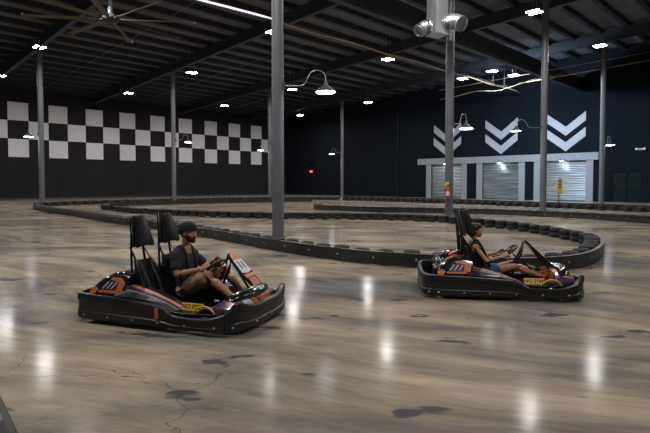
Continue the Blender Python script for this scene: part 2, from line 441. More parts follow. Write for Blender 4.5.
# ------------------------------------------------------------------ wall graphics
bm0 = None; panels = []
SQ = 1.775; A0 = 10.92
def add_panel(a, z, lab):
    bm = BM(); g = .015
    P = uv(a + SQ / 2, WB, z)
    prism(bm, [uv(-SQ / 2 + g, 0, g), uv(-SQ / 2 + g, -.07, g), uv(SQ / 2 - g, -.07, g), uv(SQ / 2 - g, 0, g)], (0, 0, 1.75 - 2 * g))
    o = link('wall_panel', bm, M_panel, None, loc=P)
    tag(o, lab, 'wall panel', 'white checkerboard panels on the left wall')
for k in range(10):
    a = A0 + SQ + 2 * k * SQ
    for z, row in ((7.58, 'top'), (4.08, 'bottom')):
        if a + SQ < WA:
            add_panel(a, z, 'white square wall panel in the %s row of the checkerboard, %s from the left' % (row, ORD[k]))
for k in range(10):
    a = A0 + 2 * k * SQ
    if a + SQ < WA: add_panel(a, 5.83, 'white square wall panel in the middle row of the checkerboard, %s from the left' % ORD[k])
for i, (lo, hi) in enumerate(((27.2, 30.5), (21.2, 24.5), (15.14, 18.45))):
    for j in range(2):
        z = 7.86 - 1.38 * j; mid = (lo + hi) / 2; bm = BM()
        for s, e_ in ((hi, mid), (mid, lo)):
            zs, ze = (z, z - 1.25) if s == hi else (z - 1.25, z)
            prism(bm, [uv(0, s - mid, zs), uv(0, e_ - mid, ze), uv(0, e_ - mid, ze - .8), uv(0, s - mid, zs - .8)], uv(-.03, 0))
        bmesh.ops.remove_doubles(bm, verts=bm.verts, dist=.001)
        o = link('chevron', bm, M_white, None, loc=uv(WA, mid))
        tag(o, 'white downward chevron, %s of the pair above the %s shutter door' % (('upper', 'lower')[j], ('left', 'middle', 'right')[i]), 'wall chevron', 'white chevrons painted on the navy wall')

# ------------------------------------------------------------------ lights
def area(name, loc, sx, sy, w, col=(1.0, 0.96, 0.92), rz=0.0, parent=None, rot=None, spread=None):
    l = bpy.data.lights.new(name, 'AREA'); l.shape = 'RECTANGLE'; l.size = sx; l.size_y = sy; l.energy = w; l.color = col
    if spread: l.spread = spread
    o = bpy.data.objects.new(name, l); C.objects.link(o); o.location = loc; o.rotation_euler = rot or (0, 0, rz)
    if parent: o.parent = parent
    return o
HB_W = 260
def high_bay(a, b, z, lab, w=HB_W, lcol=(1.0, .96, .92), rzdeg=45, tiltdeg=0):
    p = uv(a, b, z)
    top = deck_z(b) - .26 - z
    e = empty('high_bay_light', p, math.radians(rzdeg)); tag(e, lab, 'ceiling light', 'hanging twin LED high bay lights')
    bm = BM(); box(bm, (-.30, -.34, .03), (-.10, .34, .10), bev=.012); box(bm, (.10, -.34, .03), (.30, .34, .10), bev=.012); box(bm, (-.12, -.05, .05), (.12, .05, .08)); link('housing', bm, M_galv, e)
    for x in (-.20, .20):
        bm = BM(); box(bm, (x - .085, -.30, 0), (x + .085, .32, .03), bev=.008); link('diffuser', bm, M_led, e)
    for x in (-.22, .22):
        bm = BM(); tube(bm, [(x, 0, .10), (x * .9, 0, top)], .012, 6); link('hanging_wire', bm, M_galv, e)
    if tiltdeg: area('bay_lamp', (.34, 0, -.02), .5, .62, w, lcol, parent=e, rot=(0, -math.radians(tiltdeg), 0))
    else:
        for x in (-.2, .2): area('bay_lamp', (x, 0, -.012), .16, .58, w / 2, lcol, parent=e)
    return e
bays = [(9.7, 34.4, 'bright twin high bay light above the leftmost column'),
        (20.0, 34.2, 'twin high bay light above the column before the checkered wall'),
        (29.9, 34.0, 'twin high bay light showing just right of the tallest column, higher one'),
        (40.2, 33.9, 'small high bay light left of the lone far column, just above its top'),
        (10.1, 45.6, 'high bay light at the far left edge above the first white panel'),
        (20.4, 46.1, 'high bay light hanging above the left half of the checkerboard'),
        (30.9, 46.1, 'high bay light hanging above the right half of the checkerboard'),
        (41.9, 46.2, 'farthest small high bay light just right of the tallest column'),
        (17.85, 21.9, 'high bay light peeping out left of the tallest column near its top'),
        (27.2, 21.2, 'twin high bay light high in the middle of the roof'),
        (36.4, 20.9, 'high bay light between the extinguisher column and the chevron wall'),
        (25.1, 10.5, 'brightest twin high bay light, at the top of the third chevron column'),
        (34.1, 10.2, 'twin high bay light above the column at the end of the header'),
        ]
for a, b, lab in bays: high_bay(a, b, 9.88 if b > 12 else 10.0, lab)
high_bay(35.6, 18.0, 9.9, 'left one of two lights hanging before the chevron wall', 720, (.58, .76, 1.0), tiltdeg=46)
high_bay(38.2, 17.5, 9.9, 'right one of two lights hanging before the chevron wall', 720, (.58, .76, 1.0), tiltdeg=46)
# unseen rows added above and behind the viewpoint to light the near floor
for a, b in ((16.0, 10.0), (6.5, 10.2), (7.6, 22.0), (3.0, -2.0), (14.0, -2.0), (24.5, -2.0), (-1.5, 9.5), (-1.5, 22.0), (-1.5, 34)):
    high_bay(a, b, 10.0, 'unseen twin high bay light of the rows added above the near track to light the floor')

def gooseneck(px, ang, reach, z, lab):
    c = COLP[px]; d = Vector((math.cos(ang), math.sin(ang), 0))
    e = empty('barn_light', c + Vector((0, 0, z)) + d * .18, ang); tag(e, lab, 'wall lamp', 'gooseneck barn lights on the columns')
    bm = BM(); box(bm, (-.03, -.09, -.09), (.03, .09, .09), bev=.01); link('bracket', bm, M_steel, e)
    R = reach - .18
    pts = [(0, 0, 0), (R * .38, 0, 0.0), (R * .50, 0, .06), (R * .57, 0, .22), (R * .64, 0, .38), (R * .76, 0, .45), (R * .90, 0, .42), (R * .98, 0, .32), (R, 0, .16), (R, 0, .08)]
    bm = BM(); tube(bm, smooth_path(pts, .04), .016, 8); link('arm', bm, M_galv, e, True)
    bm = BM(); M = Matrix.Translation((R, 0, 0))
    lathe(bm, [(.04, .12), (.055, .11), (.06, .03), (.11, -.02), (.22, -.09), (.30, -.17), (.305, -.19), (.29, -.19), (.20, -.10), (.05, -.02)], 28, M); link('shade', bm, M_steel, e, True)
    bm = BM(); lathe(bm, [(.05, -.15), (.27, -.165), (.285, -.18), (.27, -.205), (.05, -.215)], 24, M); link('lens', bm, M_led2, e, True)
    l = bpy.data.lights.new('barn_lamp', 'SPOT'); l.energy = 90; l.spot_size = math.radians(140); l.spot_blend = .6; l.color = (.82, .88, 1.0); l.shadow_soft_size = .25
    lo = bpy.data.objects.new('barn_lamp', l); C.objects.link(lo); lo.parent = e; lo.location = (R, 0, -.24)
gooseneck(278, 0.0, 1.42, 4.47, 'barn light with a curved gooseneck arm on the tallest near column')
gooseneck(449, math.radians(20), .85, 4.15, 'barn light on the fire extinguisher column, reaching to the right')
gooseneck(543, math.radians(180), 1.6, 4.75, 'barn light reaching left from the column before the third chevrons')
gooseneck(42, math.radians(200), .75, 4.95, 'barn light on the leftmost column, over the white panels')
gooseneck(174, math.radians(0), 1.2, 5.15, 'barn light on the column before the checkered wall, right side')
gooseneck(342, math.radians(180), 1.15, 5.0, 'barn light on the lone far column before the black wall')
gooseneck(601.5, math.radians(10), .62, 4.5, 'barn light on the column at the end of the header')
gooseneck(270, math.radians(180), .9, 4.95, 'barn light on the far column hidden by the tallest column')

# lamps over the shutters
for i, (lo, hi) in enumerate(DOORS):
    p = uv(WA - .28, (lo + hi) / 2, 3.62)
    e = tag(empty('shutter_lamp', p, math.radians(45)), 'small flood lamp under the header above the %s shutter door' % ('left', 'middle', 'right')[i], 'flood lamp')
    bm = BM(); box(bm, (-.10, -.16, -.02), (.12, .16, .10), bev=.015); link('lamp_head', bm, M_steel, e)
    bm = BM(); box(bm, (-.07, -.13, -.04), (.08, .13, -.018)); link('lens', bm, M_led2, e)
    area('shutter_glow', (0, 0, -.06), .15, .26, 14, (.80, .90, 1.0), parent=e, rot=(0, math.radians(-28), 0))
# exit sign, emergency heads, downpipe
p = uv(WA - .05, 49.8, 3.16)
e = tag(empty('exit_sign', p, math.radians(45)), 'small glowing red exit sign on the black wall', 'exit sign')
bm = BM(); box(bm, (-.04, -.19, -.12), (.04, .19, .12), bev=.01); link('sign_box', bm, M_exit, e)
text_mesh('lettering', 'EXIT', .17, M_gwhite, e, Matrix.Translation((-.045, 0, 0)) @ Matrix.Rotation(-math.pi / 2, 4, 'Z') @ Matrix.Rotation(math.pi / 2, 4, 'X'))
t_ = (640 - CX) / F; bb = WA * (1 - t_) / (1 + t_)
e = tag(empty('emergency_light', uv(WA - .06, bb, 4.35), math.radians(45)), 'small twin head emergency light on the dark wall at the right edge', 'emergency light')
bm = BM(); box(bm, (-.05, -.18, -.08), (.05, .18, .08), bev=.01); link('housing', bm, M_white, e)
for y in (-.28, .28):
    bm = BM(); lathe(bm, [(.05, -.04), (.09, .04), (.09, .06)], 14, Matrix.Translation((-.05, y, .02)) @ Matrix.Rotation(-math.pi / 2, 4, 'Y')); link('lamp_head', bm, M_gwhite, e)
t_ = (398 - CX) / F; bb = WA * (1 - t_) / (1 + t_)
bm = BM(); tube(bm, [(0, 0, 0), (0, 0, 9.5)], .07, 10)
tag(link('downpipe', bm, M_column, None, True, loc=uv(WA - .09, bb)), 'thin grey pipe running up the black wall left of the shutters', 'pipe')

# ------------------------------------------------------------------ overhead services
bm = BM(); pts = [uv(a, 20.5, 9.99 + .05 * math.sin(a * .9)) for a in range(-6, 47, 2)]
tube(bm, smooth_path(pts, 1.0), .05, 8)
pr = link('sprinkler_pipe', bm, M_pipe, None, True); tag(pr, 'long thin brown pipe crossing under the roof, with lamp shine painted as a white glow at its left', 'pipe')
bm = BM(); tube(bm, smooth_path([uv(a, 20.5, 9.99 + .05 * math.sin(a * .9)) for a in (8, 10, 12, 14, 16, 16.6)], 1.0), .054, 8); link('pipe_shine', bm, M_pipe_shine, pr, True)  # glowing sleeve: shine of the nearby lamp put into the pipe's colour
for a in (2, 8, 11.5, 14, 16.5, 22, 28, 34, 40):
    bm = BM(); tube(bm, [uv(a, 20.5, 10.0), uv(a, 20.5, deck_z(20.5) - .2)], .014, 6); link('hanger', bm, M_galv, pr)
for k, (bq, aq, z) in enumerate(((9.0, 38.0, 9.6), (9.0, 40.0, 9.6))):
    bm = BM(); tube(bm, [uv(aq, -8, z + .9), uv(aq, 24 - 6 * k, z)], .035, 8)
    tag(link('conduit', bm, M_pipe, None, True), ('upper thin pipe crossing the roof at the right, before the end wall', 'lower thin pipe crossing the roof at the right, nearest the end wall')[k], 'pipe')
for k, b in enumerate((30.0, 51.0)):
    bm = BM(); tube(bm, [uv(-9, b, deck_z(b) - .9), uv(WA, b, deck_z(b) - .9)], .03, 8)
    q = tag(link('conduit', bm, M_steel, None, True), ('thin dark pipe under the roof above the checkered wall, nearer one', 'thin dark pipe under the roof close to the checkered wall')[k], 'pipe')
    for a in range(-4, 46, 7):
        bm = BM(); tube(bm, [uv(a, b, deck_z(b) - .88), uv(a, b, deck_z(b) - .2)], .012, 6); link('hanger', bm, M_steel, q)
for a in (5.5, 15.5, 25.6, 36.0):
    bm = BM(); tube(bm, [uv(a, -6, deck_z(-6) - .33), uv(a, WB - .3, deck_z(WB) - .33)], .02, 6)
    tag(link('brace_rod', bm, M_galv, None, True), kind='structure', label='thin brace rod across the purlins', cat='rod')
# sagging cables near the chevron wall
def rayp(px, py, Z): return Vector(((px - CX) / F * Z, Z, EYE + (HY - py) / F * Z))
bm = BM(); tube(bm, smooth_path([rayp(440, 100, 37), rayp(457, 96.5, 37.3), rayp(475, 92, 37.6), rayp(495, 91.5, 38), rayp(510, 87.5, 38.4), rayp(533, 80, 39), rayp(560, 75, 39.8)], .4), .02, 8)
tag(link('cable', bm, M_pipe, None, True), 'wavy brown cable strung before the navy chevron wall', 'cable')
tr = tag(empty('light_track', rayp(491, 83, 34)), 'curved white metal track hanging before the chevron wall', 'hanging track'); o0 = rayp(491, 83, 34)
bm = BM(); tube(bm, [p - o0 for p in smooth_path([rayp(476, 79, 34), rayp(485, 81.5, 34), rayp(495, 86, 34.2), rayp(506, 87, 34.4)], .3)], .05, 8); link('track', bm, M_galv, tr, True)
for px, y0 in ((492, 85), (503, 86.5)):
    bm = BM(); tube(bm, [rayp(px, y0, 34.1) - o0, rayp(px, y0, 34.1) - o0 + Vector((0, 0, 3.0))], .035, 6); link('hanger', bm, M_galv, tr)

# duct with two round nozzles
DZ = 20.5
dc = rayp(436, 30, DZ)
e = tag(empty('air_duct', dc, math.radians(30)), 'galvanised square drop duct with two round elbow outlets beside the column', 'duct')
bm = BM(); box(bm, (-.30, -.30, -.25), (.30, .30, deck_z(11) - dc.z), bev=.01); link('drop_duct', bm, M_galv, e)
bm = BM(); box(bm, (-.34, -.34, -.30), (.34, .34, -.24), bev=.01); link('end_cap', bm, M_galv, e)
def elbow(pts, r, n=9):
    bm = BM(); tube(bm, pts, r, 24, cap=False)
    o = soft(link('round_outlet', bm, M_galv, e), 30)
    s = o.modifiers.new('t', 'SOLIDIFY'); s.thickness = .02
    bm = BM()
    for p, q in zip(pts, pts[1:]): tube(bm, [p.lerp(q, .45), p.lerp(q, .55)], r[0] * 1.03 if isinstance(r, list) else r * 1.03, 24, cap=False)
    s2 = link('seam', bm, M_galv, o); m2 = s2.modifiers.new('t', 'SOLIDIFY'); m2.thickness = .01
rot = Matrix.Rotation(math.radians(-30), 3, 'Z')
elbow([rot @ Vector(p) for p in ((.20, 0, .10), (.40, 0, .20), (.60, -.03, .26), (.80, -.12, .20), (.92, -.30, .08))], .31)
elbow([rot @ Vector(p) for p in ((-.25, 0, .05), (-.45, 0, .05), (-.62, -.05, -.02), (-.78, -.15, -.18))], [.27, .26, .25, .24])

# big ceiling fan
fc = rayp(113, 21, 22.0)
e = tag(empty('ceiling_fan', fc), 'large eight bladed ceiling fan with tan blades hanging at the upper left', 'ceiling fan')
bm = BM(); lathe(bm, [(.10, -.16), (.28, -.12), (.34, -.02), (.34, .06), (.22, .14), (.12, .30), (.10, .5)], 28); link('motor_hub', bm, M_steel, e, True)
bm = BM(); tube(bm, [(0, 0, .4), (0, 0, deck_z(20) - fc.z - .1)], .075, 14); link('down_rod', bm, M_galv, e, True)
for k in range(8):
    a = math.radians(8 + 45 * k); bm = BM()
    box(bm, (.28, -.05, -.03), (.55, .05, .0)); 
    o = link('blade_bracket', bm, M_steel, e); o.rotation_euler = (0, 0, a)
    bm = BM(); prof = [(-.11, -.015), (-.04, .018), (.06, .015), (.11, -.01), (.06, -.005), (-.04, -.002)]
    prism(bm, [Vector((.45, y, z)) for y, z in prof], (3.05, 0, 0))
    for v in bm.verts:                       # pitch along the blade
        v.co = Matrix.Rotation(math.radians(18), 3, 'X') @ v.co
    bl = link('blade', bm, M_fan, e); bl.rotation_euler = (0, 0, a)
    bm = BM(); box(bm, (3.49, -.12, -.05), (3.53, .12, .05), rot=Matrix.Rotation(math.radians(18), 3, 'X')); link('winglet', bm, M_fan, bl)

# ------------------------------------------------------------------ tyre barriers
def tyre_stack_mesh():
    bm = BM(); 
    for z in (0, .14):
        lathe(bm, [(.09, z + .02), (.13, z + .004), (.155, z + .02), (.165, z + .05), (.165, z + .09), (.155, z + .12), (.13, z + .136), (.09, z + .12)], 16)
    for f in list(bm.faces):
        if len(f.verts) > 4: bm.faces.remove(f)
    lathe(bm, [(.09, .02), (.09, .26)], 16, capb=False, capt=False)
    me = bpy.data.meshes.new('tyre_stack'); bmesh.ops.recalc_face_normals(bm, faces=bm.faces); bm.to_mesh(me); bm.free()
    for p in me.polygons: p.use_smooth = True
    me.materials.append(M_rubber); return me
TY = tyre_stack_mesh()
def hexbolt():
    bm = BM(); lathe(bm, [(.022, 0), (.022, .012), (.012, .02)], 8, Matrix.Rotation(math.pi / 2, 4, 'X'))
    me = bpy.data.meshes.new('bolt'); bmesh.ops.recalc_face_normals(bm, faces=bm.faces); bm.to_mesh(me); bm.free(); me.materials.append(M_bolt); return me
BT = hexbolt()
def barrier(lab, pts, side, spacing=.5, h=.27, bolts=0.0):
    """side +1: tyres stand to the left of the travel direction"""
    path = smooth_path([gp(*p) for p in pts], .35)
    org = path[0].copy()
    e = tag(empty('track_barrier', org), lab, 'tyre barrier', 'tyre barriers lining the kart track')
    bm = BM(); prof = [(-.03, .02), (.035, .02), (.045, .05), (.035, .08), (.035, h - .08), (.045, h - .05), (.04, h), (-.03, h)]
    rings = []; n = len(path)
    for i, p in enumerate(path):
        t = (path[min(i + 1, n - 1)] - path[max(i - 1, 0)]).normalized(); nrm = Vector((-t.y, t.x, 0)) * side
        rings.append([bm.verts.new(p - org - nrm * y + Vector((0, 0, z))) for y, z in prof])
    for A, B in zip(rings, rings[1:]):
        for k in range(len(prof)): bm.faces.new((A[k], A[(k + 1) % len(prof)], B[(k + 1) % len(prof)], B[k]))
    bm.faces.new(rings[0]); bm.faces.new(rings[-1])
    soft(link('rail', bm, M_rail, e), 50)
    for i, (p, t) in enumerate(resample(path, spacing, .2)):
        if i >= 100: break
        nrm = Vector((-t.y, t.x, 0)) * side
        o = bpy.data.objects.new('tyre_stack', TY); C.objects.link(o); o.parent = e
        o.location = p - org + nrm * .20 + Vector((0, 0, .012 if i % 3 else .025)); o.rotation_euler = (0, 0, random.random() * 3)
        o.scale = (1, 1, 1.0)
    if bolts:
        for i, (p, t) in enumerate(resample(path, bolts, .3)):
            if i >= 100: break
            nrm = Vector((-t.y, t.x, 0)) * side
            o = bpy.data.objects.new('bolt', BT); C.objects.link(o); o.parent = e
            o.location = p - org - nrm * .036 + Vector((0, 0, .15)); o.rotation_euler = (0, 0, math.atan2(t.y, t.x) + (0 if side > 0 else math.pi))
barrier('long black tyre barrier from the leftmost column past the tallest column',
        [(33, 208.5), (40, 211), (54, 213.5), (78, 217.2), (101, 221.5), (130, 226), (160, 230.3), (196, 236), (215, 239.5), (259, 248), (300, 255.3), (333, 260.3), (366, 264.5), (420, 268.5), (455, 271)], 1, .55, .27, .85)
barrier('black tyre barrier curving round the hairpin behind the right kart, tyres facing inward',
        [(459, 271.3), (490, 273), (530, 273), (564, 271), (588, 266.5), (600, 259.5), (603, 252.5), (597, 245.5), (573, 239.5), (542, 233.5), (502, 228), (471, 225), (441, 222.2), (410, 220.7), (382, 219.8)], 1, .60, .27, .9)
barrier('dark tyre barrier crossing behind the tallest column, between the two track lanes',
        [(384, 219.9), (350, 219.2), (318, 218.9), (279, 218.6), (248, 218), (216, 217), (190, 216), (160, 214.5), (135, 212.8), (118, 211)], 1, .60, .27)
barrier('tyre barrier looping back from the small bend at the left toward the far wall',
        [(112, 210.3), (107, 209.2), (108, 208), (115, 207), (130, 206), (150, 205.4), (190, 204.2), (230, 203.3), (270, 202.6), (312, 201.8)], 1, .62, .3)
barrier('far tyre barrier at the left half, along the checkered wall side',
        [(34, 207.2), (60, 205.8), (100, 204.3), (150, 202.8), (216, 201.0), (284, 199.9), (340, 200.2)], -1, .8, .3)
barrier('far tyre barrier in front of the shutter doors',
        [(344, 200.3), (400, 202), (430, 203.2), (480, 205), (520, 206.8), (580, 209.4), (650, 212.4), (700, 214.6)], -1, .7, .38)
barrier('black tyre barrier nearer than the one before the shutters, starting right of the tallest column',
        [(318, 208.3), (314, 209), (322, 210.2), (340, 211), (380, 212.3), (435, 213.3), (480, 214.3), (520, 216), (580, 219), (650, 223.5), (720, 229)], 1, .55, .29, 1.2)
# amber sign on a post
p = gp(559, 203.5)
e = tag(empty('track_sign', p, math.radians(10)), 'amber rectangular sign on a black post before the right shutter door', 'sign')
bm = BM(); tube(bm, [(0, 0, 0), (0, 0, 2.0)], .045, 10); link('post', bm, M_blackm, e, True)
bm = BM(); lathe(bm, [(.22, 0), (.22, .03), (.06, .05)], 16); link('base', bm, M_black, e)
bm = BM(); box(bm, (-.22, -.075, .80), (.22, -.045, 1.95), bev=.01); s = link('sign_board', bm, M_sign, e)
for z in (1.68, 1.45, 1.22):
    bm = BM(); box(bm, (-.13, -.085, z), (.13, -.076, z + .09)); link('marking', bm, M_ink, s)
# fire extinguisher on its column
c = COLP[449]; e = tag(empty('fire_extinguisher', c + Vector((-.12, -.26, .92)), 0), 'red fire extinguisher with a yellow tag hung on the column behind the right kart', 'fire extinguisher')
bm = BM(); lathe(bm, [(.05, -.02), (.085, 0), (.09, .05), (.09, .40), (.06, .47), (.028, .50), (.028, .53)], 20); cyl = link('cylinder', bm, M_red, e, True)
bm = BM(); lathe(bm, [(.092, .14), (.092, .32)], 20); link('label_wrap', bm, M_gwhite, cyl)
bm = BM(); box(bm, (-.03, -.03, .53), (.03, .03, .57)); box(bm, (-.03, -.015, .57), (.11, .015, .59)); box(bm, (-.03, -.015, .61), (.12, .015, .625)); link('valve', bm, M_blackm, e)
bm = BM(); tube(bm, smooth_path([(-.03, 0, .55), (-.10, -.02, .50), (-.12, -.03, .35), (-.11, -.04, .18)], .04), .012, 8); link('hose', bm, M_rubber, e, True)
bm = BM(); box(bm, (-.09, .06, .48), (.07, .075, .72), bev=.005); link('tag_board', bm, M_tag, e)
bm = BM(); box(bm, (-.05, .06, .2), (.05, .1, .42)); link('wall_hook', bm, M_steel, e)
# ------------------------------------------------------------------ karts (x forward, y to the kart's left)
def foot_outline():
    half = [(1.10, 0), (1.10, .22), (1.08, .42), (1.04, .56), (.93, .65), (.74, .69), (.45, .70), (.30, .70), (.12, .70), (-.45, .70), (-.78, .70), (-.95, .685), (-1.05, .61), (-1.09, .42), (-1.10, .2)]
    top =  [.28, .28, .31, .355, .24, .185, .18, .20, .285, .32, .33, .335, .335, .33, .33]
    pts = [(x, y, t) for (x, y), t in zip(half, top)]
    pts.append((-1.105, 0, .33))
    pts += [(x, -y, t) for (x, y), t in reversed(list(zip(half, top))[1:])]
    return pts
def bumper_piece(name, ids, OUT, parent):
    """skirt swept along part of the outline"""
    path = smooth_path([Vector((OUT[i % len(OUT)][0], OUT[i % len(OUT)][1], OUT[i % len(OUT)][2])) for i in ids], .05)
    prof = [(0, 0, 0), (.018, .04, 0), (.020, .30, 0), (.010, .34, 0), (.010, .70, 1), (.020, .74, 1), (.018, .95, 1), (.008, 1, 1), (-.035, 1, 1), (-.040, .9, 1), (-.03, .1, 0), (-.03, 0, 0)]
    bm = BM(); rings = []; n = len(path)
    for i, p in enumerate(path):
        t = (path[min(i + 1, n - 1)] - path[max(i - 1, 0)]); t.z = 0; t.normalize(); nr = Vector((t.y, -t.x, 0))
        if nr.dot(Vector((p.x * .4, p.y, 0))) < 0: nr = -nr
        rings.append([bm.verts.new(Vector((p.x, p.y, 0)) + nr * o + Vector((0, 0, .045 + z * (p.z - .045)))) for o, z, f in prof])
    for A, B in zip(rings, rings[1:]):
        for k in range(len(prof)): bm.faces.new((A[k], A[(k + 1) % len(prof)], B[(k + 1) % len(prof)], B[k]))
    bm.faces.new(rings[0]); bm.faces.new(rings[-1])
    o = soft(link(name, bm, M_black, parent), 35)
    for i, (p, t) in enumerate(resample([Vector((q.x, q.y, 0)) for q in path], .34, .08)):
        nr = Vector((t.y, -t.x, 0))
        if nr.dot(Vector((p.x * .4, p.y, 0))) < 0: nr = -nr
        bm = BM(); lathe(bm, [(.013, 0), (.013, .008), (.006, .013)], 8)
        b_ = link('bolt', bm, M_bolt, o)
        b_.location = p + nr * .019 + Vector((0, 0, .10)); b_.rotation_euler = nr.to_track_quat('Z', 'Y').to_euler()
    return o
def strip(bm, secs, th=.018):
    """secs: list of (p_in, p_out) 3-D pairs; a thick skin"""
    top, bot = [], []
    for a, b in secs:
        a, b = Vector(a), Vector(b)
        top.append((bm.verts.new(a), bm.verts.new(b))); bot.append((bm.verts.new(a - Vector((0, 0, th))), bm.verts.new(b - Vector((0, 0, th)))))
    for i in range(len(secs) - 1):
        A, B, c, d = top[i], top[i + 1], bot[i], bot[i + 1]
        bm.faces.new((A[0], A[1], B[1], B[0])); bm.faces.new((c[0], d[0], d[1], c[1]))
        bm.faces.new((A[0], B[0], d[0], c[0])); bm.faces.new((A[1], c[1], d[1], B[1]))
    bm.faces.new((top[0][0], bot[0][0], bot[0][1], top[0][1])); bm.faces.new((top[-1][0], top[-1][1], bot[-1][1], bot[-1][0]))
def skin_loft(bm, rings):
    V = [[bm.verts.new(p) for p in r] for r in rings]
    for A, B in zip(V, V[1:]):
        n = len(A)
        for k in range(n): bm.faces.new((A[k], A[(k + 1) % n], B[(k + 1) % n], B[k]))
    bm.faces.new(V[0]); bm.faces.new(V[-1])
def rrect(x, y0, y1, z0, z1, c, tilt=0.0):
    """rounded rectangle ring in the y,z plane; top pulled inward by tilt"""
    s = 1 if y1 > y0 else -1; pts = []
    for cy, cz, a0 in ((y1 - s * c, z1 - c, 0), (y0 + s * c, z1 - c, 90), (y0 + s * c, z0 + c, 180), (y1 - s * c, z0 + c, 270)):
        for k in range(4):
            a = math.radians(a0 + 30 * k); pts.append(Vector((x, cy + s * c * math.cos(a), cz + c * math.sin(a))))
    for p in pts: p.y -= s * tilt * (p.z - z0)
    return pts
def kart(loc, rz, label, number='11'):
    e = tag(empty('go_kart', loc, rz), label, 'go kart')
    OUT = foot_outline(); n = len(OUT)
    bumper_piece('side_bumper', range(4, 12), OUT, e); bumper_piece('rear_bumper', range(11, 20), OUT, e)
    bumper_piece('side_bumper', range(19, 27), OUT, e); bumper_piece('front_bumper', list(range(26, n)) + list(range(0, 5)), OUT, e)
    # orange reflection painted as a thin patch low on each side
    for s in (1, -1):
        bm = BM(); box(bm, (.11, .712, .14) if s > 0 else (.11, -.724, .14), (.155, .724, .285) if s > 0 else (.155, -.712, .26)); link('painted_reflection', bm, M_orange, e)
    # floor and frame
    bm = BM(); box(bm, (-.55, -.46, .05), (1.0, .46, .065)); link('floor_pan', bm, M_blackm, e)
    for s in (1, -1):
        bm = BM(); tube(bm, smooth_path([(-1.02, .40 * s, .12), (-.5, .46 * s, .10), (.1, .50 * s, .10), (.5, .36 * s, .10), (.98, .33 * s, .12)], .1), .018, 8); link('frame_rail', bm, M_blackm, e, True)
        bm = BM(); tube(bm, smooth_path([(-.45, .62 * s, .20), (.0, .66 * s, .22), (.5, .65 * s, .20), (.85, .56 * s, .20)], .1), .016, 8); link('nerf_bar', bm, M_blackm, e, True)
    bm = BM(); tube(bm, [(-.74, -.5, .14), (-.74, .5, .14)], .022, 10); link('rear_axle', bm, M_bolt, e, True)
    bm = BM(); tube(bm, [(.64, -.46, .13), (.64, .46, .13)], .018, 8); link('front_axle', bm, M_blackm, e, True)
    for x, y, r, w in ((-.74, .53, .14, .18), (-.74, -.53, .14, .18), (.64, .52, .13, .12), (.64, -.52, .13, .12)):
        M = Matrix.Translation((x, y, r)) @ Matrix.Rotation(math.pi / 2, 4, 'X')
        bm = BM(); h = w / 2
        lathe(bm, [(.068, -h), (r * .82, -h), (r * .96, -h * .8), (r, -h * .45), (r, h * .45), (r * .96, h * .8), (r * .82, h), (.068, h), (.068, h * .6)], 28, M, capb=False, capt=False)
        wh = link('wheel', bm, M_rubber, e, True)
        bm = BM(); lathe(bm, [(.072, -h * .9), (.06, -h * .4), (.03, -h * .3), (.03, h * .3), (.06, h * .4), (.072, h * .9)], 20, M); link('rim', bm, M_galv, wh, True)
    # rear cowls, engine
    for s in (1, -1):
        secs = [(-.88, .36, .34, .03), (-.85, .34, .42, .04), (-.78, .33, .49, .05), (-.66, .30, .55, .05), (-.50, .28, .565, .05), (-.40, .28, .54, .05)]
        bm = BM(); skin_loft(bm, [rrect(x, yi * s, .665 * s, .22, zt, c, .5) for x, yi, zt, c in secs])
        cw = soft(link('rear_cowl', bm, M_gblack, e), 50)
        def Y(z, k=.010): return s * (.665 - .5 * (z - .22) + k)
        def dec(nm, m, poly, k=.010):
            bm = BM(); prism(bm, [Vector((x, Y(z, k), z)) for x, z in poly], (0, .006 * s, 0)); link(nm, bm, m, cw)
        dec('decal', M_orange, [(-.885, .31), (-.80, .33), (-.77, .37), (-.82, .405), (-.87, .37)])
        dec('decal', M_orange, [(-.76, .345), (-.44, .345), (-.42, .46), (-.50, .51), (-.62, .51), (-.64, .485), (-.51, .465), (-.52, .375), (-.74, .37)])
        dec('decal', M_purple, [(-.74, .375), (-.53, .38), (-.52, .46), (-.65, .475)])
        for q in (-.715, -.655, -.595): dec('stripe', M_gwhite, [(q, .39), (q + .014, .39), (q + .070, .46), (q + .056, .46)], .017)
        bm = BM(); strip(bm, [((-.85, .44 * s, .428), (-.85, .46 * s, .428)), ((-.78, .42 * s, .497), (-.78, .44 * s, .497)), ((-.66, .40 * s, .557), (-.66, .42 * s, .557)), ((-.5, .40 * s, .572), (-.5, .42 * s, .572))], .004)
        link('stripe', bm, M_orange, cw)
    bm = BM(); box(bm, (-.90, -.22, .12), (-.52, .22, .36), bev=.03); en = link('engine_cover', bm, M_black, e)
    bm = BM()
    for k in range(6): box(bm, (-.86 + k * .05, -.16, .36), (-.835 + k * .05, .16, .46), bev=.004)
    link('cooling_fins', bm, M_galv, en)
    bm = BM(); lathe(bm, [(.06, 0), (.075, .02), (.075, .18), (.05, .2)], 16, Matrix.Translation((-.58, .14, .36))); link('air_filter', bm, M_red, en, True)
    # side pods
    for s in (1, -1):
        xs = [(-.48, .455, .335), (-.30, .415, .335), (-.05, .345, .320), (.15, .275, .285), (.30, .215, .215)]
        for nm, m, u0, u1 in (('pod_edge', M_black, 0.0, .34), ('pod_stripe', M_gwhite, .34, .36), ('pod_panel', M_purple, .36, .58), ('pod_stripe', M_gwhite, .58, .60), ('pod_panel', M_orange, .60, .74), ('pod_edge', M_gblack, .74, 1.0)):
            bm = BM(); sec = []
            for x, zi, zo in xs:
                yi, yo = .36 * s, .672 * s
                f = lambda u: Vector((x, yo + (yi - yo) * u, zo + (zi - zo) * (1 - (1 - u) ** 1.8)))
                sec.append((f(u0), f(u1)))
            strip(bm, sec); link(nm, bm, m, e)
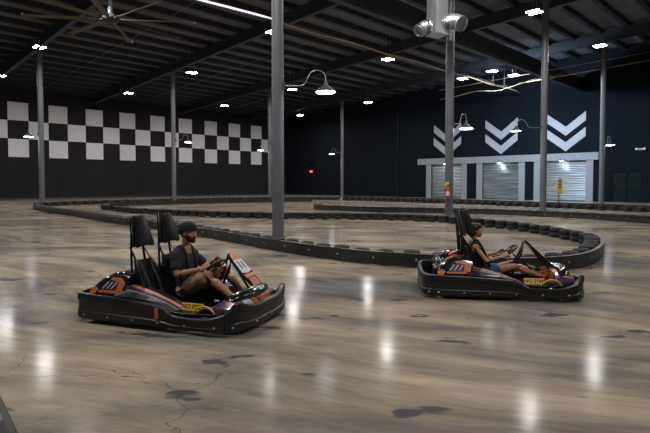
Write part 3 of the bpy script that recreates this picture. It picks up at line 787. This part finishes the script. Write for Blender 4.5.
        bm = BM(); box(bm, (.30, min(.40 * s, .56 * s), .15), (.58, max(.40 * s, .56 * s), .185), bev=.01); link('side_step', bm, M_black, e)
    # NO STEP plates and front wheel trims
    for s in (1, -1):
        g = empty('warning_plate', (.435, .50 * s, .245), 0, e)
        R = Matrix.Rotation(math.radians(62 * s), 4, 'X') if s < 0 else Matrix.Rotation(math.pi, 4, 'Z') @ Matrix.Rotation(math.radians(-62), 4, 'X')
        R = Matrix.Rotation(0 if s < 0 else math.pi, 4, 'Z') @ Matrix.Rotation(math.radians(62), 4, 'X')
        bm = BM(); box(bm, (-.135, -.042, -.004), (.135, .042, .003))
        for v in bm.verts: v.co = R @ v.co
        bpy.data.objects.remove(g)
        pl = link('warning_plate', bm, M_yellow, e, loc=(.435, .50 * s, .245)); pl['label'] = 'yellow NO STEP plate'
        text_mesh('lettering', 'NO STEP', .066, M_ink, pl, R @ Matrix.Translation((0, 0, .0045)), .0012, .0012)
        bm = BM(); tube(bm, [(.64 + .155 * math.cos(math.radians(a)), .585 * s, .13 + .155 * math.sin(math.radians(a))) for a in range(25, 166, 10)], .010, 6); link('wheel_trim', bm, M_yellow, e, True)
    # front fairing: black roll and livery slope
    bm = BM(); ys = [-.42, -.38, -.28, -.1, .1, .28, .38, .42]; rr = [.02, .05, .064, .068, .068, .064, .05, .02]
    tube(bm, [(.93 - .10 * (y / .42) ** 2, y, .345 - .03 * (abs(y) / .46) ** 2) for y in ys], rr, 18, ell=(1.25, 1)); link('nose_roll', bm, M_gblack, e, True)
    bm = BM(); rings = []
    for i in range(13):
        y = -.56 + 1.12 * i / 12; q = 1 - (abs(y) / .60) ** 3
        xb = 1.075 - .10 * (abs(y) / .56) ** 3
        rings.append([Vector((.78 - .08 * (abs(y) / .56) ** 2, y, .33 * q + .24 * (1 - q))), Vector((.90 - .05 * (abs(y) / .56) ** 2, y, .36 * q + .25 * (1 - q))), Vector((xb - .06, y, .31 * q + .26 * (1 - q))), Vector((xb - .03, y, .24)), Vector((xb - .05, y, .12)), Vector((.80, y, .12))])
    skin_loft(bm, rings); soft(link('front_fairing', bm, M_livery, e), 35)
    # steering: column, wheel, sloping number panel and its struts
    YC = .25
    A, B = Vector((.49, YC, .73)), Vector((.86, YC, .37)); ax = (B - A).normalized(); up = Vector((0, 1, 0)).cross(ax); up = up if up.z > 0 else -up
    def PP(u, y, k): return A + ax * u + Vector((0, y, 0)) + up * k
    L = (B - A).length
    def panel(nm, m, poly, k0, k1, parent):
        bm = BM(); prism(bm, [PP(u, y, k0) for u, y in poly], up * (k1 - k0)); return link(nm, bm, m, parent)
    np_ = panel('steering_fairing', M_gblack, [(-.02, -.05), (-.02, .05), (.03, .09), (.30, .125), (L, .10), (L, -.10), (.30, -.125), (.03, -.09)], -.03, 0, e)
    panel('decal', M_orange, [(-.015, -.045), (-.015, .045), (.03, .08), (.09, .085), (.09, -.085), (.03, -.08)], .001, .006, np_)
    pq = panel('number_plate', M_gwhite, [(.095, -.09), (.095, .09), (.29, .115), (.31, 0), (.29, -.115)], .001, .006, np_)
    panel('decal', M_orange, [(.32, -.11), (.32, .11), (.37, .11), (.37, -.11)], .001, .006, np_)
    for q in (-.085, -.03, .025): panel('stripe', M_orange, [(.38, q), (.38, q + .035), (L - .02, q + .035), (L - .02, q)], .001, .006, np_)
    Mx = Matrix((( -0.0, ax.x, up.x, 0), (1, ax.y, up.y, 0), (0, ax.z, up.z, 0), (0, 0, 0, 1)))
    Mt = Matrix.Translation(PP(.185, 0, .0075)) @ Matrix(((0, -ax.x, up.x, 0), (-1 * -1, 0, up.y, 0), (0, -ax.z, up.z, 0), (0, 0, 0, 1)))
    text_mesh('lettering', number, .15, M_ink, pq, Mt, .001, .003)
    for y in (-.045, .045):
        bm = BM(); tube(bm, [PP(.0, y, -.035), (.42, YC + y * 1.3, .53), (.30, YC + y * 1.8, .30), (.27, YC + y * 2.2, .10)], .019, 8); link('strut', bm, M_blackm, e, True)
        bm = BM(); tube(bm, [PP(.0, y * 1.6, -.02), PP(L * .5, y * 2.5, -.03), PP(L + .08, y * 2.6, -.08)], .014, 8); link('strut', bm, M_blackm, e, True)
    wc = Vector((.27, YC, .575)); wn = Vector((-.62, 0, .78)).normalized()
    bm = BM(); tube(bm, [wc, wc - wn * .10, (.52, YC, .36), (.68, YC, .16)], .014, 8); link('steering_column', bm, M_blackm, e, True)
    a1 = Vector((0, 1, 0)); a2 = wn.cross(a1).normalized()
    bm = BM(); tube(bm, [wc + a1 * .15 * math.cos(t) + a2 * .125 * math.sin(t) for t in [2 * math.pi * k / 28 for k in range(28)]], .016, 10, closed=True)
    sw = link('steering_wheel', bm, M_black, e, True)
    for t in (0.1, math.pi - .1, -math.pi / 2):
        bm = BM(); tube(bm, [wc, wc + a1 * .145 * math.cos(t) + a2 * .12 * math.sin(t)], .012, 6); link('spoke', bm, M_blackm, sw, True)
    bm = BM(); lathe(bm, [(.045, -.012), (.05, 0), (.04, .02)], 16, Matrix.Translation(wc) @ wn.to_track_quat('Z', 'Y').to_matrix().to_4x4()); link('hub', bm, M_black, sw)
    for y in (.10, .42):
        bm = BM(); box(bm, (.80, y - .035, .14), (.82, y + .035, .27), rot=Matrix.Rotation(math.radians(-15), 3, 'Y'), bev=.005); link('pedal', bm, M_galv, e)
    # seats
    for yc in (-.25, .25):
        s_ = empty('seat', (0, yc, 0), 0, e)
        prof = [(-.435, .69), (-.40, .56), (-.355, .42), (-.30, .24), (-.23, .13), (-.08, .085), (.10, .12), (.16, .14)]
        pts = smooth_path([Vector((x, 0, z)) for x, z in prof], .05)
        bm = BM(); rings = []
        for i, p in enumerate(pts):
            t = (pts[min(i + 1, len(pts) - 1)] - pts[max(i - 1, 0)]).normalized(); nn = Vector((-t.z, 0, t.x)); nn = nn if (nn.x > 0 or nn.z > .5) else -nn
            w = .13 + .07 * min(1, i / (len(pts) * .35)); f = i / (len(pts) - 1); wing = .10 * math.sin(math.pi * min(1, max(0, f))) + .02
            rings.append([p + Vector((0, -w, 0)) + nn * wing, p + Vector((0, -w * .9, 0)) + nn * wing * .4, p + Vector((0, -w * .6, 0)), p, p + Vector((0, w * .6, 0)), p + Vector((0, w * .9, 0)) + nn * wing * .4, p + Vector((0, w, 0)) + nn * wing,
                          p + Vector((0, w + .02, 0)) + nn * wing, p + Vector((0, w * .95, 0)) - nn * .02, p - nn * .03, p + Vector((0, -w * .95, 0)) - nn * .02, p + Vector((0, -w - .02, 0)) + nn * wing])
        skin_loft(bm, rings); soft(link('seat_shell', bm, M_pad, s_), 50)
        ln = Matrix.Rotation(math.radians(-11), 3, 'Y')
        def HP(x, y, z): return ln @ Vector((x, y, z)) + Vector((-.425, 0, .83))
        bm = BM(); loopz = [(-.13, .035), (-.155, .01), (-.15, .06), (-.085, .30), (-.055, .375), (0, .40), (.055, .375), (.085, .30), (.15, .06), (.155, .01), (.13, .035), (0, .06)]
        loopz = [(-.155, .0), (-.150, .06), (-.075, .30), (-.042, .375), (0, .395), (.042, .375), (.075, .30), (.150, .06), (.155, .0), (.12, .03), (0, .055), (-.12, .03)]
        prism(bm, [HP(0, y * .86, z) for y, z in loopz], ln @ Vector((.075, 0, 0)))
        bmesh.ops.bevel(bm, geom=[ed for ed in bm.edges], offset=.014, segments=2, profile=.5, affect='EDGES')
        soft(link('headrest', bm, M_pad, s_), 50)
        bm = BM(); prism(bm, [HP(-.05, y * 1.02, z) for y, z in ((-.12, .02), (-.04, .39), (.04, .39), (.12, .02))], ln @ Vector((.02, 0, 0)))
        link('headrest_plate', bm, M_black, s_)
        for y in (-.075, .075):
            bm = BM(); tube(bm, [HP(-.07, y * .6, .39), HP(-.075, y * 1.2, .10), (-.50, y * 1.5, .72), (-.47, y * 1.8, .40), (-.42, y * 1.8, .08)], .014, 8); link('headrest_post', bm, M_blackm, s_, True)
            bm = BM(); tube(bm, [(-.52, y * 1.4, .84), (-.40, y * 1.8, .66), (-.36, y * 2.3, .45)], .016, 8); link('seat_brace', bm, M_blackm, s_, True)
        for y in (-.09, .09):
            bm = BM(); strip(bm, [((p.x + .03, y - .02, p.z + .012), (p.x + .03, y + .02, p.z + .012)) for p in [Vector(q) for q in ((-.415, 0, .67), (-.385, 0, .58), (-.30, 0, .44), (-.25, 0, .28), (-.18, 0, .17))]], .006)
            link('harness_strap', bm, M_web, s_)
        bm = BM(); box(bm, (-.22, -.035, .22), (-.19, .035, .27), bev=.006); link('harness_buckle', bm, M_bolt, s_)
    return e

# ------------------------------------------------------------------ people
def loft(bm, rows, lat=Vector((0, 1, 0)), seg=20, pw=2.3):
    """rows of (centre, half width, half depth); superellipse rings"""
    rings = []; P = [Vector(r[0]) for r in rows]; n = len(rows)
    for i, (c, w, d) in enumerate(rows):
        t = (P[min(i + 1, n - 1)] - P[max(i - 1, 0)]).normalized(); dep = t.cross(lat).normalized(); l2 = dep.cross(t).normalized()
        ring = []
        for k in range(seg):
            a = 2 * math.pi * k / seg; ca, sa = math.cos(a), math.sin(a)
            f = (abs(ca) ** pw + abs(sa) ** pw) ** (-1 / pw)
            ring.append(bm.verts.new(P[i] + l2 * (w * f * ca) + dep * (d * f * sa)))
        rings.append(ring)
    for A, B in zip(rings, rings[1:]):
        for k in range(seg): bm.faces.new((A[k], A[(k + 1) % seg], B[(k + 1) % seg], B[k]))
    bm.faces.new(list(reversed(rings[0]))); bm.faces.new(rings[-1])
def limb(bm, pts, rs, grow=0.0, seg=14):
    tube(bm, pts, [r + grow for r in rs], seg)
    ball(bm, pts[0], rs[0] + grow, seg=12); ball(bm, pts[-1], rs[-1] + grow, seg=12)
def seg3(a, b, f): return Vector(a).lerp(Vector(b), f)
def arm(bm, sh, el, wr, k=1.0, grow=0.0, upto=1.0):
    limb(bm, [sh, seg3(sh, el, .3), seg3(sh, el, .65), el], [.056 * k, .052 * k, .045 * k, .040 * k], grow)
    limb(bm, [el, seg3(el, wr, .25), seg3(el, wr, .6), wr], [.041 * k, .043 * k, .034 * k, .026 * k], grow)
def leg(bm, hip, kn, an, k=1.0, grow=0.0):
    limb(bm, [hip, seg3(hip, kn, .3), seg3(hip, kn, .7), kn], [.088 * k, .082 * k, .066 * k, .055 * k], grow)
    mid = seg3(kn, an, .3); out = (Vector(an) - Vector(kn)).cross(Vector((0, 1, 0))).normalized()
    if out.z > 0: out = -out
    limb(bm, [kn, mid + out * .012, seg3(kn, an, .65), an], [.053 * k, .058 * k, .043 * k, .034 * k], grow)
def hand(bm, wr, f, nrm, side, k=1.0):
    """f: towards the knuckles, nrm: out of the palm, side: +1/-1 where the thumb leaves"""
    f = Vector(f).normalized(); nrm = (Vector(nrm) - f * Vector(nrm).dot(f)).normalized(); s = f.cross(nrm).normalized() * side
    wr = Vector(wr)
    for j in range(4):
        q = (-.028 + .0187 * j) * k
        limb(bm, [wr + s * q * .6, wr + f * .045 * k + s * q, wr + f * .088 * k + s * q * 1.08], [.014 * k, .0145 * k, .011 * k], 0, 10)
        L = (.060, .070, .078, .070)[j] * k
        p = wr + f * .088 * k + s * q * 1.08; ang = 0
        pts = [p]
        for sg, da in ((.45, 35), (.30, 55), (.25, 45)):
            ang += math.radians(da); p = p + (f * math.cos(ang) + nrm * math.sin(ang)) * L * sg * 1.05; pts.append(p)
        limb(bm, pts, [.0100 * k, .0092 * k, .0085 * k, .0075 * k], 0, 8)
    b = wr + f * .02 * k + s * .026 * k
    limb(bm, [b, b + (f * .6 + s * .7 + nrm * .3) * .035 * k, b + (f * .8 + s * .72 + nrm * .8) * .055 * k, b + (f * .95 + s * .45 + nrm * 1.25) * .065 * k], [.015 * k, .012 * k, .0105 * k, .009 * k], 0, 10)
def foot_mesh(bm, an, d, k=1.0, grow=0.0):
    an = Vector(an); d = Vector(d).normalized(); up = Vector((0, 1, 0)).cross(d); up = up if up.z > 0 or up.x < 0 else -up
    lat = Vector((0, 1, 0))
    heel = an - d * .045 * k - up * .06 * k
    rows = [(heel, .026, .022), (heel + d * .03 * k + up * .012, .036, .040), (heel + d * .10 * k + up * .015, .040, .043), (heel + d * .17 * k + up * .004, .046, .032), (heel + d * .225 * k - up * .002, .044, .024), (heel + d * .255 * k - up * .004, .028, .014)]
    loft(bm, [(c, (w + grow) * k, (dd + grow) * k) for c, w, dd in rows], lat, 14)
    limb(bm, [an, heel + d * .045 * k + up * .02], [.036 * k + grow, .034 * k + grow])
def head_mesh(bm, M, k=1.0, fem=False):
    """M: head frame, x forward, z up; origin at the skull centre"""
    def B(c, sc): ball(bm, (0, 0, 0), 1, seg=22, M=M @ Matrix.Translation(Vector(c) * k) @ Matrix.Diagonal((sc[0] * k, sc[1] * k, sc[2] * k, 1)))
    B((-.012, 0, .022), (.096, .076, .092)); B((.030, 0, -.020), (.062, .064, .085)); B((.042, 0, -.070), (.046, .046 if not fem else .040, .042))
    B((.068, 0, -.098), (.022, .024, .018))                      # chin
    B((.078, 0, .030), (.020, .050, .014))                        # brow
    B((.094, 0, -.012), (.012, .011, .026)); B((.104, 0, -.028), (.014, .014, .012))   # nose
    for s in (1, -1):
        B((.055, .040 * s, -.028), (.032, .024, .026))             # cheekbone
        B((.0, .076 * s, -.012), (.019, .009, .031))               # ear
        B((.098, .010 * s, -.031), (.008, .007, .006))
    B((.090, 0, -.062), (.012, .024, .007)); B((.087, 0, -.074), (.011, .020, .007))
def person(name, loc, rz, label, P, fem=False):
    k = .93 if fem else 1.05
    SK = M_skinf if fem else M_skinm
    e = tag(empty(name, loc, rz), label, 'person')
    hip, sh, nk, hd = [Vector(P[q]) for q in ('hip', 'chest', 'neck', 'head')]
    HM = Matrix.Translation(hd) @ Matrix.Rotation(P.get('yaw', 0), 4, 'Z') @ Matrix.Rotation(P.get('pitch', 0), 4, 'Y')
    shw = .155 * k if not fem else .145 * k
    def torso(bm, g=0.0, lo=0, hi=6):
        wa = seg3(hip, sh, .42); W = [.150, .150, .128, .150, .168, .150, .075] if not fem else [.150, .148, .112, .132, .145, .125, .055]
        D = [.10, .105, .098, .112, .115, .085, .060] if not fem else [.10, .105, .085, .108, .105, .075, .048]
        cs = [hip - (sh - hip) * .06, seg3(hip, sh, .12), wa, seg3(hip, sh, .78), sh, seg3(sh, nk, .55), nk + (nk - sh) * .05]
        loft(bm, [(cs[i], W[i] * k + g, D[i] * k + g) for i in range(lo, hi + 1)], Vector((0, 1, 0)), 22)
    bm = BM()
    torso(bm); limb(bm, [nk - (hd - nk) * .25, seg3(nk, hd, .35), seg3(nk, hd, .7)], [.060 * k * (.82 if fem else 1), .054 * k * (.82 if fem else 1), .052 * k * (.82 if fem else 1)])
    head_mesh(bm, HM, k, fem)
    shs = {}
    for s, q in ((1, 'L'), (-1, 'R')):
        s0 = seg3(sh, nk, .38) + Vector((0, s * shw, 0)); shs[q] = s0
        el, wr = Vector(P['elbow' + q]), Vector(P['wrist' + q])
        arm(bm, s0, el, wr, k * (.80 if fem else 1.0))
        hand(bm, wr, Vector(P['grip']) - Vector((0, 0, 0)) if 'grip' in P else wr - el, P['palm' + q], (1 if s > 0 else -1) * 1, k * .98)
        kn, an = Vector(P['knee' + q]), Vector(P['ankle' + q]); h0 = hip + Vector((0, s * .085 * k, 0))
        leg(bm, h0, kn, an, k * (.92 if fem else 1.0))
        foot_mesh(bm, an, P['toe' + q], k)
    remeshed('body', bm, SK, e, .0065, 4, .5)
    # shoes
    for s, q in ((1, 'L'), (-1, 'R')):
        bm = BM(); foot_mesh(bm, P['ankle' + q], P['toe' + q], k, .009)
        remeshed('shoe', bm, (M_shoer if fem else M_shoe), e, .006, 3)
    # trunk clothes
    if not fem:
        bm = BM(); torso(bm, .014, 0, 5)
        for s, q in ((1, 'L'), (-1, 'R')):
            s0, el = shs[q], Vector(P['elbow' + q])
            limb(bm, [s0, seg3(s0, el, .35), seg3(s0, el, .62)], [.064 * k, .057 * k, .058 * k], .005)
            ball(bm, seg3(s0, el, .14), .071 * k, seg=12); ball(bm, seg3(s0, sh, .30) , .074 * k, seg=12); ball(bm, seg3(s0, nk, .40) - Vector((0, 0, .025)), .062 * k, seg=12)
        nb = seg3(sh, nk, .62)
        limb(bm, [shs['L'], nb + Vector((0, .085, 0)), nb + Vector((0, .03, 0)), nb - Vector((0, .03, 0)), nb - Vector((0, .085, 0)), shs['R']], [.064 * k, .058 * k, .062 * k, .062 * k, .058 * k, .064 * k], .006)
        remeshed('t_shirt', bm, M_shirt, e, .008, 5)
        bm = BM(); loft(bm, [(hip - (sh - hip) * .10, .158 * k, .118 * k), (hip, .168 * k, .125 * k), (seg3(hip, sh, .16), .160 * k, .118 * k)])
        for s, q in ((1, 'L'), (-1, 'R')):
            kn = Vector(P['knee' + q]); h0 = hip + Vector((0, s * .088 * k, 0))
            limb(bm, [h0, seg3(h0, kn, .35), seg3(h0, kn, .80)], [.105 * k, .100 * k, .088 * k], .006)
        remeshed('shorts', bm, M_khaki, e, .008, 4)
    else:
        bm = BM(); torso(bm, .009, 0, 4)
        for s, q in ((1, 'L'), (-1, 'R')):
            top = seg3(sh, nk, .62) + Vector((0, s * .085 * k, .010))
            limb(bm, [sh + Vector((.07, s * .075 * k, 0)), top + Vector((.02, 0, .012)), top + Vector((-.045, 0, .0)), sh + Vector((-.07, s * .075 * k, -.02))], [.026, .022, .022, .026])
        remeshed('tank_top', bm, M_tank, e, .007, 3)
        bm = BM(); loft(bm, [(hip - (sh - hip) * .10, .150 * k, .112 * k), (hip, .160 * k, .120 * k), (seg3(hip, sh, .14), .150 * k, .112 * k)])
        for s, q in ((1, 'L'), (-1, 'R')):
            kn = Vector(P['knee' + q]); h0 = hip + Vector((0, s * .086 * k, 0))
            limb(bm, [h0, seg3(h0, kn, .20), seg3(h0, kn, .38)], [.093 * k, .092 * k, .088 * k], .008)
        remeshed('denim_shorts', bm, M_denim, e, .007, 3)
    # harness straps lying over the chest
    out = 0.012 if fem else .018
    fw = (sh - hip).cross(Vector((0, -1, 0))).normalized(); fw = fw if fw.x > 0 else -fw
    D = .118 * k if not fem else .110 * k
    for s in (1, -1):
        y = s * .085
        pts = [seg3(hip, sh, .12) + fw * (D + out) + Vector((0, y * .3, 0)), seg3(hip, sh, .45) + fw * (D + out) + Vector((0, y * .7, 0)), seg3(hip, sh, .8) + fw * (D + out) + Vector((0, y, 0)),
               seg3(sh, nk, .35) + fw * (D * .72 + out) + Vector((0, y, 0)), seg3(sh, nk, .85) + fw * .01 + Vector((0, y, .035)), seg3(sh, nk, .5) - fw * (D * .75 + out) + Vector((0, y, .0)), seg3(sh, nk, -.3) - fw * (D + .03) + Vector((0, y, 0))]
        bm = BM(); tube(bm, smooth_path(pts, .03), .020, 8, ell=(1, 1))
        link('harness_strap', bm, M_web, e, True)
    bm = BM(); c = seg3(hip, sh, .62) + fw * (D + out + .02); box(bm, c - Vector((.008, .07, .016)), c + Vector((.010, .07, .016)), bev=.004); link('chest_clip', bm, M_bolt, e)
    # face and hair
    def part_ball(nm, m, items, vox=None):
        bm = BM()
        for c, sc in items: ball(bm, (0, 0, 0), 1, seg=18, M=HM @ Matrix.Translation(Vector(c) * k) @ Matrix.Diagonal((sc[0] * k, sc[1] * k, sc[2] * k, 1)))
        return remeshed(nm, bm, m, e, vox, 2) if vox else link(nm, bm, m, e, True)
    for s in (1, -1):
        part_ball('eye', M_gwhite, [((.083, .031 * s, .008), (.010, .013, .009))]); part_ball('iris', M_ink, [((.0915, .031 * s, .008), (.004, .006, .006))])
        part_ball('eyebrow', M_beard, [((.096, .031 * s, .032), (.005, .020, .005))])
    part_ball('lips', mat('lips', (.30, .08, .06), .45), [((.099, 0, -.064), (.006, .021, .005)), ((.097, 0, -.073), (.006, .018, .005))])
    if not fem:
        bm = BM()
        for c, sc in (((.050, 0, -.078), (.050, .052, .044)), ((.070, 0, -.100), (.030, .034, .024)), ((.096, 0, -.051), (.010, .030, .008)), ((.035, .050, -.055), (.036, .020, .036)), ((.035, -.050, -.055), (.036, .020, .036)), ((.012, .064, -.030), (.014, .012, .034)), ((.012, -.064, -.030), (.014, .012, .034))):
            ball(bm, (0, 0, 0), 1, seg=18, M=HM @ Matrix.Translation(Vector(c) * k) @ Matrix.Diagonal((sc[0] * k, sc[1] * k, sc[2] * k, 1)))
        remeshed('beard', bm, M_beard, e, .006, 1)
        part_ball('hair', M_hair, [((-.030, 0, -.005), (.086, .078, .070))], .007)
        bm = BM(); Mc = HM @ Matrix.Translation(Vector((-.012, 0, .030)) * k) @ Matrix.Rotation(math.radians(-6), 4, 'Y') @ Matrix.Diagonal((.112 * k, .092 * k, .102 * k, 1))
        lathe(bm, [(1.0, -.15), (1.01, .05), (.98, .35), (.85, .68), (.60, .90), (.30, 1.0), (.05, 1.02)], 28, Mc); cp = soft(link('cap', bm, M_tank, e), 60)
        bm = BM(); rows = []
        for q in range(9):
            a = math.radians(180 - 62 + 15.5 * q); rows.append((Mc @ Vector((math.cos(a) * .98, math.sin(a) * .98, -.08)), Mc @ Vector((math.cos(a) * .98 - .62 * (1 - ((q - 4) / 4.4) ** 2), math.sin(a) * (1.0 - .1 * abs(q - 4) / 4), -.38))))
        strip(bm, rows, .006); link('cap_brim', bm, M_tank, cp)
        bm = BM(); ball(bm, Mc @ Vector((0, 0, 1.03)), .007, seg=8); link('cap_button', bm, M_tank, cp)
    else:
        part_ball('hair', M_hair, [((-.030, 0, .030), (.092, .086, .092)), ((-.045, 0, -.02), (.075, .080, .080)), ((.020, 0, .062), (.070, .076, .058)), ((-.060, 0, -.080), (.045, .055, .055)), ((.0, .055, .01), (.035, .032, .04)), ((.0, -.055, .01), (.035, .032, .04)), ((-.115, 0, .0), (.032, .032, .032))], .007)
    return e
CL, RZL = Vector((-1.69, 6.10, 0)), math.radians(-20)
CR, RZR = Vector((2.525, 7.48, 0)), math.radians(-8)
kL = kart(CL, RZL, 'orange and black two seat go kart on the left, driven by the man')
kR = dup(kL, CR, RZR, label='black and orange two seat go kart on the right, driven by the woman')
for ch in [c for c in kR.children if c.name.startswith('painted_reflection')]: bpy.data.objects.remove(ch)
S = .25
person('person', CL, RZL, 'person in a backward black cap, dark t-shirt and khaki shorts, driving the left kart', dict(
    hip=(-.20, S, .225), chest=(-.225, S, .64), neck=(-.19, S, .80), head=(-.13, S, .975), yaw=math.radians(-6), pitch=math.radians(4),
    elbowR=(-.14, S - .235, .475), wristR=(.135, S - .145, .545), elbowL=(.00, S + .24, .50), wristL=(.150, S + .150, .60),
    palmR=(.2, .6, -.4), palmL=(.2, -.6, -.4), grip=(.75, 0, .45),
    kneeR=(.235, S - .13, .485), ankleR=(.60, S - .11, .185), toeR=(.80, 0, .35), kneeL=(.300, S + .18, .500), ankleL=(.61, S + .13, .185), toeL=(.80, 0, .35)))
person('person', CR, RZR, 'person with dark hair, black tank top and denim shorts, driving the right kart', dict(
    hip=(-.10, S, .21), chest=(-.255, S, .57), neck=(-.265, S, .72), head=(-.235, S, .875), yaw=math.radians(0), pitch=math.radians(3),
    elbowR=(-.105, S - .215, .43), wristR=(.115, S - .150, .49), elbowL=(-.07, S + .215, .45), wristL=(.120, S + .150, .515),
    palmR=(.2, .6, -.4), palmL=(.2, -.6, -.4), grip=(.75, 0, .45),
    kneeR=(.315, S - .11, .345), ankleR=(.70, S - .10, .20), toeR=(.70, 0, .55), kneeL=(.33, S + .13, .36), ankleL=(.70, S + .12, .20), toeL=(.70, 0, .55)), fem=True)
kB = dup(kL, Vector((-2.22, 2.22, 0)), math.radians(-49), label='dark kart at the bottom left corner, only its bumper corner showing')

# ------------------------------------------------------------------ camera, world, colour
cd = bpy.data.cameras.new('camera'); cam = bpy.data.objects.new('camera', cd); C.objects.link(cam)
cd.sensor_width = 36; cd.lens = F / 650 * 36; cd.clip_end = 300
cam.location = (0, 0, EYE)
tilt = 1.9
cam.rotation_euler = (math.radians(90 - tilt), 0, 0)
# horizon wanted at row HY: the tilt gives part of it, the lens shift the rest
cd.shift_y = -((216.5 - HY) - F * math.tan(math.radians(tilt))) / 650
bpy.context.scene.camera = cam
w = bpy.data.worlds.new('world'); bpy.context.scene.world = w; w.use_nodes = True
w.node_tree.nodes['Background'].inputs[0].default_value = (0.50, 0.55, 0.75, 1)
w.node_tree.nodes['Background'].inputs[1].default_value = 0.055
vs = bpy.context.scene.view_settings
vs.view_transform = 'Standard'; vs.look = 'None'; vs.gamma = 1; vs.exposure = 0.52
